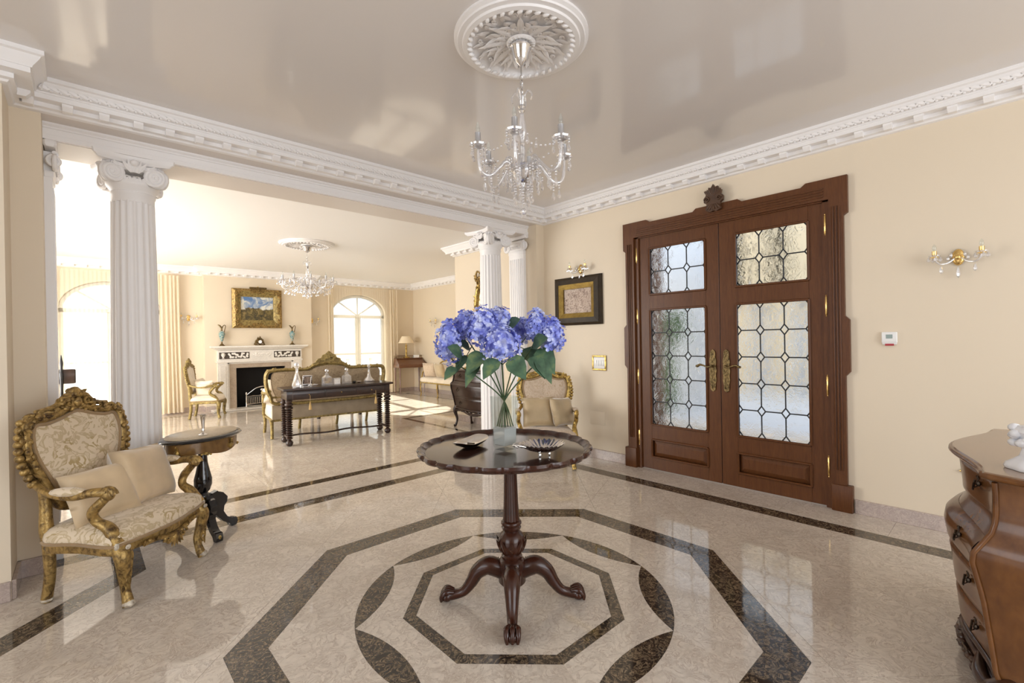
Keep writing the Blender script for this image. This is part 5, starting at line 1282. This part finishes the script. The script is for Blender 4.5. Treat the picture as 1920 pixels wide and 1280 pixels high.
for s in (-1, 1): q = MB(); q.lathe([(.020, 0), (.012, .03), (.014, .15), (.010, .25), (.020, .265), (.014, .30), (.004, .31)], 12, c=(s*.315, .065)); obj('upright', q, 'silver', t)
q = MB(); q.tube(spl([(-.31, .07, .04), (-.1, .09, .02), (.1, .09, .02), (.31, .07, .04)], 5), .008, 6); obj('bottom_rail', q, 'silver', t)
def ewer(label, x):
    t = thing('enamel_ewer', label, 'vase', (x, FY-.085, 1.2935), R(180), 'pair of mantel ewers'); q = MB()
    q.box(-.045, .045, -.045, .045, 0, .020, .006); q.lathe([(.040, .020), (.030, .035), (.012, .055), (.014, .075), (.010, .085)], 16); obj('foot', q, 'oldbrass', t)
    q = MB(); q.lathe([(.012, .085), (.026, .11), (.034, .15), (.052, .21), (.057, .245), (.050, .275), (.028, .295), (.018, .305)], 24); obj('body', q, 'enamel', t, smooth=60)
    q = MB(); q.lathe([(.019, .300), (.014, .33), (.016, .36), (.028, .385)], 14); q.tube(spl([(.010, 0, .375), (.035, 0, .41), (.065, 0, .425)], 4), [.018, .014, .006], 7)
    q.tube(spl([(-.012, 0, .385), (-.050, 0, .42), (-.068, 0, .39), (-.05, 0, .31), (-.045, 0, .27)], 5), .007, 6); obj('neck_and_handle', q, 'oldbrass', t, smooth=60); return t
p = at(416, 645, Y=FY-.08); ewer('tall blue enamel ewer with gilt handle at left end of the mantel', p.x); p = at(548, 642, Y=FY-.08); ewer('tall blue enamel ewer with gilt handle at right end of the mantel', p.x)
t = thing('mantel_clock', 'small gilt figural clock with white dial in the middle of the mantel', 'clock', (at(487, 640, Y=FY-.08).x, FY-.085, 1.2935), R(180)); q = MB()
q.box(-.085, .085, -.03, .04, 0, .022, .006); q.ell((0, 0, .075), (.055, .035, .055), 12, 8); blobs(q, [(-.08, 0, .03), (-.05, 0, .10), (0, 0, .155), (.05, 0, .11), (.08, 0, .03)], .026, 46, .7, 3); q.tube([(.05, 0, .08), (.03, 0, .18)], [.016, .008], 6); obj('case', q, 'oldbrass', t, smooth=60)
q = MB(Matrix.Translation((0, .034, .075))@Matrix.Rotation(-PI/2, 4, 'X')); q.lathe([(.034, 0), (.034, .004), (.002, .005)], 20); obj('dial', q, 'porcelain', t)

# ------------------------------------------------------------------ curtains
def curtain(label, x0, x1, y, z0, z1, nf, amp, m='voile', flare=0, group='sheer curtains at the arched windows'):
    q = MB(); n = int(nf*10); rows = 9; vs = []
    for i in range(rows+1):
        f = i/rows; z = z1+(z0-z1)*f
        for j in range(n+1):
            u = j/n; w = (1+flare*f**2*(u-.0)); x = x0+(x1-x0)*u*w; a = amp*(.5+.5*f)
            vs.append((x, y+a*sin(u*nf*2*PI+.7*sin(u*9))+a*.3*sin(u*nf*5+f*2), z))
    q.add(vs, [[i*(n+1)+j, i*(n+1)+j+1, (i+1)*(n+1)+j+1, (i+1)*(n+1)+j] for i in range(rows) for j in range(n)])
    o = obj('sheer_curtain', q, m, smooth=180); o['label'] = label; o['category'] = 'curtain'; o['group'] = group; return o
M['drape'] = None
m = bpy.data.materials.new('cream_drape'); m.use_nodes = True; N, L = nt(m); N.remove(N['Principled BSDF'])
tl = N.new('ShaderNodeBsdfTranslucent'); df = N.new('ShaderNodeBsdfDiffuse'); tl.inputs[0].default_value = (.88, .80, .66, 1); df.inputs[0].default_value = (.86, .77, .62, 1)
m1 = N.new('ShaderNodeMixShader'); m1.inputs[0].default_value = .62; L.new(tl.outputs[0], m1.inputs[1]); L.new(df.outputs[0], m1.inputs[2]); L.new(m1.outputs[0], N['Material Output'].inputs[0]); M['drape'] = m
yc = YW-.10; ztc = 2.66
curtain('sheer voile curtain drawn across the far left arched window', -.55, .42, yc, .03, ztc, 16, .022)
curtain('gathered cream curtain hanging between the left window and wall light', 1.10, 1.42, yc-.02, .03, ztc, 5, .035, 'drape', flare=.12)
curtain('sheer voile curtain over the left half of the right arched window', 4.30, 5.08, yc, .03, ztc, 13, .022)
curtain('sheer voile curtain over the right half of the right arched window', 5.12, 6.05, yc, .03, ztc, 15, .022)

curtain('narrow gathered cream curtain down the left side of the right arched window', 4.26, 4.40, yc-.03, .03, ztc, 3, .028, 'drape')
curtain('gathered cream curtain down the right side of the right arched window', 5.84, 6.08, yc-.03, .03, ztc, 4, .030, 'drape')
curtain('gathered cream curtain at the far left beside the dark turned chair', -.62, -.32, yc-.03, .03, ztc, 4, .030, 'drape')

# ------------------------------------------------------------------ console table with bobbin legs
cf, cb = at(543, 836, Z=0), at(727, 811, Z=0)
ang = math.atan2(cb.y-cf.y, cb.x-cf.x); CT = (cf+cb)/2; Wc = (cb-cf).length
t = thing('console_table', 'long dark console table with bobbin turned legs behind the sofa', 'table', (CT.x-.155*sin(ang)*-1*-1, CT.y+.155*cos(ang), 0), ang)
hw, hd, TH = Wc/2, .155, .735
q = MB(); q.box(-hw-.075, hw+.075, -hd-.065, hd+.065, TH-.028, TH, .006); obj('tabletop', q, 'darkoak', t)
q = MB(); q.box(-hw-.03, hw+.03, -hd-.03, hd+.03, TH-.150, TH-.028, .003); obj('apron', q, 'darkoak', t)
for i in range(3):
    x0 = -hw+.03+i*(2*hw-.06)/3; q = MB(); q.box(x0+.01, x0+(2*hw-.06)/3-.01, -hd-.036, -hd-.028, TH-.140, TH-.040, .003); dr = obj('drawer', q, 'darkoak', t)
    q = MB(); q.ell((x0+(hw*2-.06)/6, -hd-.042, TH-.09), .007, 8, 5); obj('knob', q, 'brass', dr)
for sx in (-1, 1):
    for sy in (-1, 1):
        prof = [(.026, 0), (.042, .02), (.046, .045), (.032, .065), (.020, .075)]; z = .085
        nb = 13; z1 = TH-.27
        for k in range(nb):
            zz = .085+(z1-.085)*k/nb; d_ = (z1-.085)/nb; prof += [(.022, zz), (.042, zz+d_*.35), (.042, zz+d_*.6), (.022, zz+d_*.97)]
        prof += [(.024, z1), (.048, z1+.01), (.048, z1+.03), (.028, z1+.04), (.050, z1+.055), (.050, z1+.075), (.034, z1+.085), (.042, TH-.16), (.042, TH-.15)]
        obj('leg', MB().lathe(prof, 16, c=(sx*hw, sy*hd)), 'darkoak', t, smooth=60)
q = MB()
for sx in (-1, 1): q.box(sx*hw-.016, sx*hw+.016, -hd, hd, .085, .115, .004)
obj('side_stretcher', q, 'darkoak', t) if False else None
for sx in (-1, 1):
    q = MB(); q.box(sx*hw-.016, sx*hw+.016, -hd, hd, .085, .115, .004); obj('side_stretcher', q, 'darkoak', t)
q = MB(); P = [(-hw+2*hw*i/24, .05*sin(i/24*4*PI)*1.0, .10) for i in range(25)]; q.tube(P, .020, 6, up=(0, 0, 1), flat=.6); obj('wavy_stretcher', q, 'darkoak', t)
Mx = t.matrix_basis.copy() if False else (Matrix.Translation(t.location)@Matrix.Rotation(ang, 4, 'Z'))
def onc(px, py, z=TH): return at(px, py, Z=z)
def tassel(label, lx):
    p = Mx@Vector((lx, -hd-.045, TH-.10)); o = thing('key_tassel', label, 'tassel', tuple(p), ang, 'gold tassels on the console drawers')
    q = MB(); q.tube([(0, 0, 0), (0, -.006, -.02), (0, -.004, -.095)], .0025, 5); obj('cord', q, 'tassel', o)
    q = MB(); q.lathe([(.003, -.09), (.012, -.10), (.009, -.112), (.014, -.13), (.021, -.185), (.018, -.19)], 12); obj('skirt', q, 'tassel', o); return o
tassel('gold tassel hanging from the left drawer key of the console table', -hw*.62); tassel('gold tassel hanging from the right drawer key of the console table', hw*.72)
def glassware(name, label, pxy, prof, n=18, stop=None, sqr=False, cat='decanter', grp='cut glass decanters on the console table'):
    p = onc(*pxy); o = thing(name, label, cat, (p.x, p.y, TH), 0, grp)
    q = MB()
    if sqr:
        for (h_, z_), (h2, z2) in zip(prof[:-1], prof[1:]): pass
        q.loft([sq(h_, z_) for h_, z_ in prof])
    else: q.lathe(prof, n, fr=lambda a, z: 1+.03*cos(a*9))
    obj('bottle', q, 'crystal', o, smooth=30)
    if stop: q = MB(); q.lathe([(.008, stop[0]), (.010, stop[0]+.012)], 10); q.ell((0, 0, stop[0]+.012+stop[1]), (stop[1], stop[1], stop[1]), 8, 6); obj('stopper', q, 'crystal', o, smooth=0)
    return o
glassware('crystal_decanter', 'tall bottle shaped crystal decanter at the left end of the console table', (557, 727), [(.052, 0), (.058, .02), (.056, .06), (.035, .14), (.018, .19), (.016, .25), (.020, .262)], stop=(.26, .030))
glassware('crystal_decanter', 'low square crystal decanter with round stopper left of centre on the console', (613, 722), [(.050, 0), (.052, .01), (.050, .11), (.030, .125), (.018, .14), (.020, .165)], sqr=True, stop=(.165, .024))
glassware('crystal_decanter', 'low square crystal decanter with round stopper right of centre on the console', (650, 719), [(.048, 0), (.050, .01), (.048, .11), (.030, .125), (.018, .14), (.020, .165)], sqr=True, stop=(.165, .024))
glassware('crystal_decanter', 'wide based ship decanter with long neck at the right end of the console', (692, 714), [(.070, 0), (.075, .012), (.060, .035), (.030, .07), (.018, .12), (.014, .17), (.020, .185)], stop=(.185, .026))
p = onc(631, 721); o = thing('crystal_box', 'square cut crystal box between the two low decanters', 'box', (p.x, p.y, TH)); q = MB(); q.box(-.045, .045, -.035, .035, 0, .085, .004); obj('box_body', q, 'crystal', o, smooth=0); q = MB(); q.box(-.047, .047, -.037, .037, .086, .096, .003); obj('lid', q, 'crystal', o, smooth=0)
p = onc(576, 722); o = thing('glass_photo_frame', 'small cut glass frame standing beside the tall decanter', 'picture frame', (p.x, p.y, TH), ang+R(180)); q = MB(Matrix.Rotation(R(-12), 4, 'X'))
for a, b, c, d in ((-.062, .062, .0, .020), (-.062, .062, .120, .140), (-.062, -.042, .02, .12), (.042, .062, .02, .12)): q.box(a, b, -.006, .006, c, d, .002)
obj('frame', q, 'silver', o); q = MB(Matrix.Rotation(R(-12), 4, 'X')); q.box(-.042, .042, -.003, .003, .02, .12); obj('photo', q, 'relief', o, smooth=0)
p = onc(586, 724); o = thing('glass_ornament', 'low clear glass ornament in front of the small frame', 'ornament', (p.x, p.y, TH)); q = MB(); q.tube(spl([(-.06, 0, .010), (-.02, 0, .022), (.03, .01, .014), (.07, 0, .022)], 4), [.008, .012, .010, .005], 7); q.ell((.03, 0, .022), (.018, .012, .012), 8, 5); obj('glass_body', q, 'crystal', o)
p = onc(664, 718); o = thing('small_dark_stand', 'tiny dark block with shell dish right of the low decanters', 'ornament', (p.x, p.y, TH)); q = MB(); q.box(-.020, .020, -.015, .015, 0, .035, .003); obj('block', q, 'ebony', o); q = MB(); q.lathe([(.012, .004), (.035, .02), (.037, .022), (.012, .009)], 14, c=(.07, 0)); obj('shell', q, 'silver', o)

# ------------------------------------------------------------------ sofa seen from behind
s0, s1 = at(526, 826, Z=0), at(708, 806, Z=0)
sang = ang
SL = (CT.x+.08, CT.y+.66, 0)
t = thing('gilt_sofa', 'long gilt sofa with carved crest seen from behind, facing the fireplace', 'sofa', SL, sang)      # local -y is its back
SW = .80
half = [(0, 1.02), (.20, .995), (.30, .945), (.55, .945), (.72, .945), (.80, .925), (.825, .83), (.805, .68), (.765, .58), (.74, .50)]
outp = [(x, z) for x, z in half]+[(.60, .475), (0, .47)]
fullp = [(x, z) for x, z in outp]+[(-x, z) for x, z in outp[::-1][1:-1]]
yb_ = lambda z: -.02-.12*(z-.4)
P = spl([(x, yb_(z), z) for x, z in fullp], 4, True)
q = MB(); q.loft([[(p_.x*k, p_.y+dy, .72+(p_.z-.72)*k) for p_ in P] for k, dy in ((.1, -.028), (.6, -.026), (.90, -.020), (.93, .0), (.90, .03), (.6, .05), (.1, .06))]); obj('backrest', q, 'sofaback', t, smooth=60)
q = MB(); q.tube(P, .034, 8, loop=True, flat=.7); q.tube([(p_.x*1.02, p_.y-.005, .72+(p_.z-.72)*1.05) for p_ in P if p_.z > .56], .016, 6)
top = [(x, yb_(z), z+.02) for x, z in half[:6]]; 
for s in (-1, 1): blobs(q, [(s*x, y, z) for x, y, z in top], .018, 34, .7, 4)
obj('back_frame', q, 'gilt2', t, smooth=60)
q = MB(); poly = [(-.24, .985), (-.21, 1.03), (-.17, 1.04), (-.16, 1.085), (-.11, 1.10), (-.09, 1.14), (-.05, 1.155), (0, 1.20), (.05, 1.155), (.09, 1.14), (.11, 1.10), (.16, 1.085), (.17, 1.04), (.21, 1.03), (.24, .985)]
q.prism(poly, -.012, .012, lambda x, y, z: (x, yb_(1.05)+z, y)); blobs(q, [(-.18, yb_(1.05), 1.03), (0, yb_(1.05), 1.12), (.18, yb_(1.05), 1.03)], .022, 46, .9, 6); obj('carved_crest', q, 'gilt2', t, smooth=60)
q = MB(); q.box(-.76, .76, -.01, .58, .26, .40, .03); q.loft([[(x, y, z) for x, y in ((-.74, .0), (.74, .0), (.76, .56), (.6, .62), (-.6, .62), (-.76, .56))] for z in (.38, .42, .44)]); obj('seat', q, 'creamseat', t, smooth=40)
q = MB(); q.box(-.75, .75, -.03, -.008, .245, .46, .004); obj('back_valance', q, 'lining', t)
q = MB(); q.box(-.765, .765, -.035, .60, .235, .262, .004); obj('seat_rail', q, 'gilt2', t)
for sx in (-.76, -.28, .28, .76):
    for y_ in (-.02, .56):
        if abs(sx) < .5 and y_ < 0: continue
        q = MB(); P = spl([(sx, y_, .26), (sx+.005, y_-.01, .15), (sx, y_-.03*(1 if y_ < 0 else -1), .004)], 5); q.tube(P, [.028, .020, .022], 8); obj('leg', q, 'gilt2', t, smooth=60)
for s in (-1, 1):
    q = MB(); q.tube(spl([(s*.775, yb_(.66), .66), (s*.80, .20, .62), (s*.79, .42, .62), (s*.785, .50, .58)], 5), [.020, .022, .026, .022], 8); q.ell((s*.785, .47, .60), (.03, .04, .035), 9, 6)
    q.tube(spl([(s*.785, .48, .58), (s*.79, .42, .50), (s*.775, .50, .40), (s*.765, .56, .27)], 5), [.020, .024, .026, .028], 8); ar = obj('armrest', q, 'gilt2', t, smooth=60)
    q = MB(); q.ell((s*.79, .22, .655), (.035, .15, .030), 12, 8); obj('arm_pad', q, 'creamseat', ar, smooth=180)
Ms = Matrix.Translation(SL)@Matrix.Rotation(sang, 4, 'Z')
c = Ms@Vector((-.60, .27, .62)); cushion('cream cushion resting at the left arm of the sofa', tuple(c), (Matrix.Rotation(sang, 4, 'Z')@Matrix.Rotation(R(-24), 4, 'X')@Matrix.Rotation(R(8), 4, 'Y')).to_euler(), .40, .36, .13, 'creamseat', 'cushions on the sofas')
# low dark table beyond the sofa
p = at(640, 782, Z=0); t = thing('coffee_table', 'low dark coffee table partly hidden beyond the sofa', 'table', (p.x+.05, p.y+.35, 0), sang); q = MB(); q.box(-.42, .42, -.30, .30, .40, .43, .006); obj('tabletop', q, 'darkoak', t)
for sx in (-1, 1):
    for sy in (-1, 1): q = MB(); q.lathe([(.030, 0), (.034, .05), (.022, .10), (.034, .25), (.026, .40)], 12, c=(sx*.36, sy*.24)); obj('leg', q, 'darkoak', t)

# ------------------------------------------------------------------ writing desk with lamp, settee, mirror
d0, d1 = at(745, 737, Z=0), at(789, 737, Z=0)
t = thing('writing_desk', 'small mahogany writing desk with gallery and tapered legs in the far corner', 'desk', (6.22, 10.60, 0), R(-10+180)); q = MB()
Md = Matrix.Translation((6.22, 10.60, 0))@Matrix.Rotation(R(170), 4, 'Z')
for sx in (-1, 1):
    for sy in (-1, 1):
        o_ = MB().lathe([(.010, 0), (.013, .03), (.024, .66), (.026, .70)], 4, c=(sx*.32, .18*sy)); obj('leg', o_, 'desk', t, smooth=0)
q = MB(); q.box(-.36, .36, -.21, .215, .66, .745, .004); obj('desk_case', q, 'desk', t)
q = MB(); q.loft([[(-.355, -.20, .745), (.355, -.20, .745), (.355, .20, .745), (-.355, .20, .745)], [(-.34, -.20, .88), (.34, -.20, .88), (.34, -.02, .88), (-.34, -.02, .88)]]); obj('sloping_front', q, 'desk', t, smooth=0)
q = MB(); q.box(-.345, .345, -.205, .0, .88, .90, .003); obj('upper_shelf', q, 'desk', t)
q = MB()
for a, b, c_, d_ in ((-.34, .34, -.200, -.192), (-.34, -.332, -.2, -.01), (.332, .34, -.2, -.01)): q.box(a, b, c_, d_, .955, .965)
for i in range(30): x_ = -.335+.67*i/29; q.box(x_-.004, x_+.004, -.199, -.193, .90, .956)
obj('gallery_rail', q, 'desk', t, smooth=0)
lp = Md@Vector((.05, -.10, .90))
t = thing('table_lamp', 'gilt column table lamp with cream coolie shade on the writing desk', 'lamp', tuple(lp)); q = MB()
q.box(-.065, .065, -.065, .065, 0, .022, .004); q.lathe([(.045, .022), (.026, .04), (.024, .05), (.021, .30), (.030, .315), (.030, .325), (.010, .335), (.008, .40)], 20); obj('column_base', q, 'giltb', t)
q = MB(); q.lathe([(.20, .385), (.155, .47), (.108, .56), (.106, .56), (.153, .468), (.198, .385)], 40, cap=False); obj('lamp_shade', q, 'shade', t, smooth=60)
bk = Md@Vector((-.22, -.10, .90)); q = MB(); q.box(-.07, .07, -.04, .04, 0, .07, .002); o = obj('small_book_stack', q, 'white', smooth=0); o.location = tuple(bk+Vector((0, 0, .0))); o.rotation_euler = (0, 0, R(165)); o['label'] = 'small pale book at the right end of the writing desk top'; o['category'] = 'book'; o.name = 'pale_book'
# settee against the far right wall
t = thing('cream_settee', 'cream settee with slim gilt legs against the far right wall', 'settee', (6.22, 9.02, 0), R(90))
q = MB(); q.loft([[(x*k, y, z) for x, y in ((-.74, -.28), (.74, -.28), (.76, .20), (.6, .27), (-.6, .27), (-.76, .20))] for z, k in ((.34, .97), (.36, 1), (.40, 1.01), (.44, .98), (.46, .9))]); obj('seat', q, 'creamseat', t, smooth=60)
q = MB(); P = spl([(-.74, -.28, .40), (-.76, -.30, .62), (-.62, -.33, .80), (-.3, -.34, .86), (0, -.35, .93), (.3, -.34, .86), (.62, -.33, .80), (.76, -.30, .62), (.74, -.28, .40)], 5)
q.loft([[(p_.x*k, p_.y+dy, .42+(p_.z-.42)*k) for p_ in P] for k, dy in ((.1, .03), (.9, .03), (.97, 0), (.9, -.02), (.1, -.02))]); obj('backrest', q, 'creamseat', t, smooth=60)
q = MB(); q.tube(P, .018, 7); q.tube([(-.76, .20, .345), (-.6, .272, .345), (.6, .272, .345), (.76, .20, .345)], .016, 6); obj('gilt_frame', q, 'giltb', t, smooth=60)
for sx in (-.70, 0, .70):
    for y_ in (.22, -.27):
        q = MB(); q.tube(spl([(sx, y_, .35), (sx, y_+.012, .2), (sx, y_-.01, .08), (sx, y_+.015, .004)], 4), [.020, .013, .011, .013], 7); obj('leg', q, 'giltb' if y_ > 0 else 'oldbrass', t, smooth=60)
for s in (-1, 1):
    q = MB(); q.tube(spl([(s*.75, -.29, .62), (s*.78, -.05, .60), (s*.77, .10, .59), (s*.75, .16, .45), (s*.75, .20, .36)], 5), .017, 7); obj('armrest', q, 'giltb', t, smooth=60)
cg = 'cushions on the sofas'
cushion('gold patterned cushion at the left end of the cream settee', (6.13, 9.52, .63), (R(-14), 0, R(90+16)), .38, .36, .12, 'damaskpale', cg)
cushion('second gold cushion beside it on the cream settee, half behind the dark commode', (6.13, 9.10, .63), (R(-14), 0, R(90-4)), .38, .36, .12, 'velvet2', cg)
# mirror over the far commode
t = thing('gilt_mirror', 'carved gilt rococo mirror mostly hidden behind the right column', 'mirror', (XN-.002, 5.38, 1.78), R(90))
n = 48; oval = [(.34*cos(2*PI*j/n), .0, .56*sin(2*PI*j/n)*(1+.05*sin(4*PI*j/n))) for j in range(n)]
q = MB(); q.tube([(x, .03, z) for x, _, z in oval], .032, 8, loop=True); blobs(q, [(x, .045, z) for x, _, z in oval]+[(oval[0][0], .045, 0)], .026, 130, .9, 3); obj('mirror_frame', q, 'giltb', t, smooth=60)
q = MB(); q.loft([[(x*.93, .012, z*.95) for x, _, z in oval], [(x*.93, .018, z*.95) for x, _, z in oval]]); obj('mirror_glass', q, 'mirror', t, smooth=0)
q = MB(); blobs(q, [(-.20, .05, .46), (0, .05, .66), (.20, .05, .46)], .034, 60, 1.0, 8); blobs(q, [(.22, .05, .40), (.30, .05, .52)], .030, 30, 1.0, 9)
for s in (-1, 1): q.tube(spl([(s*.18, .05, .46), (s*.30, .05, .52), (s*.27, .05, .60), (s*.20, .05, .56)], 5), [.022, .016, .012], 7)
obj('carved_crest', q, 'gilt', t, smooth=60)
# dark turned piece glimpsed by the far left window
p = at(112, 720, Y=8.2)
t = thing('dark_turned_chair', 'dark turned wooden chair back glimpsed beside the far left window', 'chair', (p.x-.15, 8.2, 0), R(0))
for s in (-1, 1):
    q = MB(); q.lathe([(.018, 0), (.022, .1), (.014, .2), (.024, .45), (.018, .50), (.026, .62), (.016, .78), (.024, .98), (.014, 1.06), (.020, 1.12), (.004, 1.22)], 12, c=(s*.17, -.18)); obj('back_post', q, 'ebony', t)
    q = MB(); q.lathe([(.016, 0), (.022, .12), (.014, .25), (.024, .42), (.020, .46)], 12, c=(s*.20, .20)); obj('leg', q, 'ebony', t)
q = MB(); q.box(-.20, .24, -.20, .24, .45, .49, .01); obj('seat', q, 'ebony', t)
q = MB(); q.box(-.16, .16, -.195, -.165, .92, 1.02, .006); q.box(-.16, .16, -.19, -.17, .62, .66, .004); obj('back_rail', q, 'ebony', t)
for i in range(4): q = MB(); q.lathe([(.008, .66), (.014, .74), (.008, .80), (.014, .86), (.008, .92)], 8, c=(-.105+.07*i, -.18)); obj('spindle', q, 'ebony', t)
q = MB(); q.box(-.02, .30, -.17, -.12, .86, 1.04, .01); obj('leather_flap', q, 'darkoak', t)
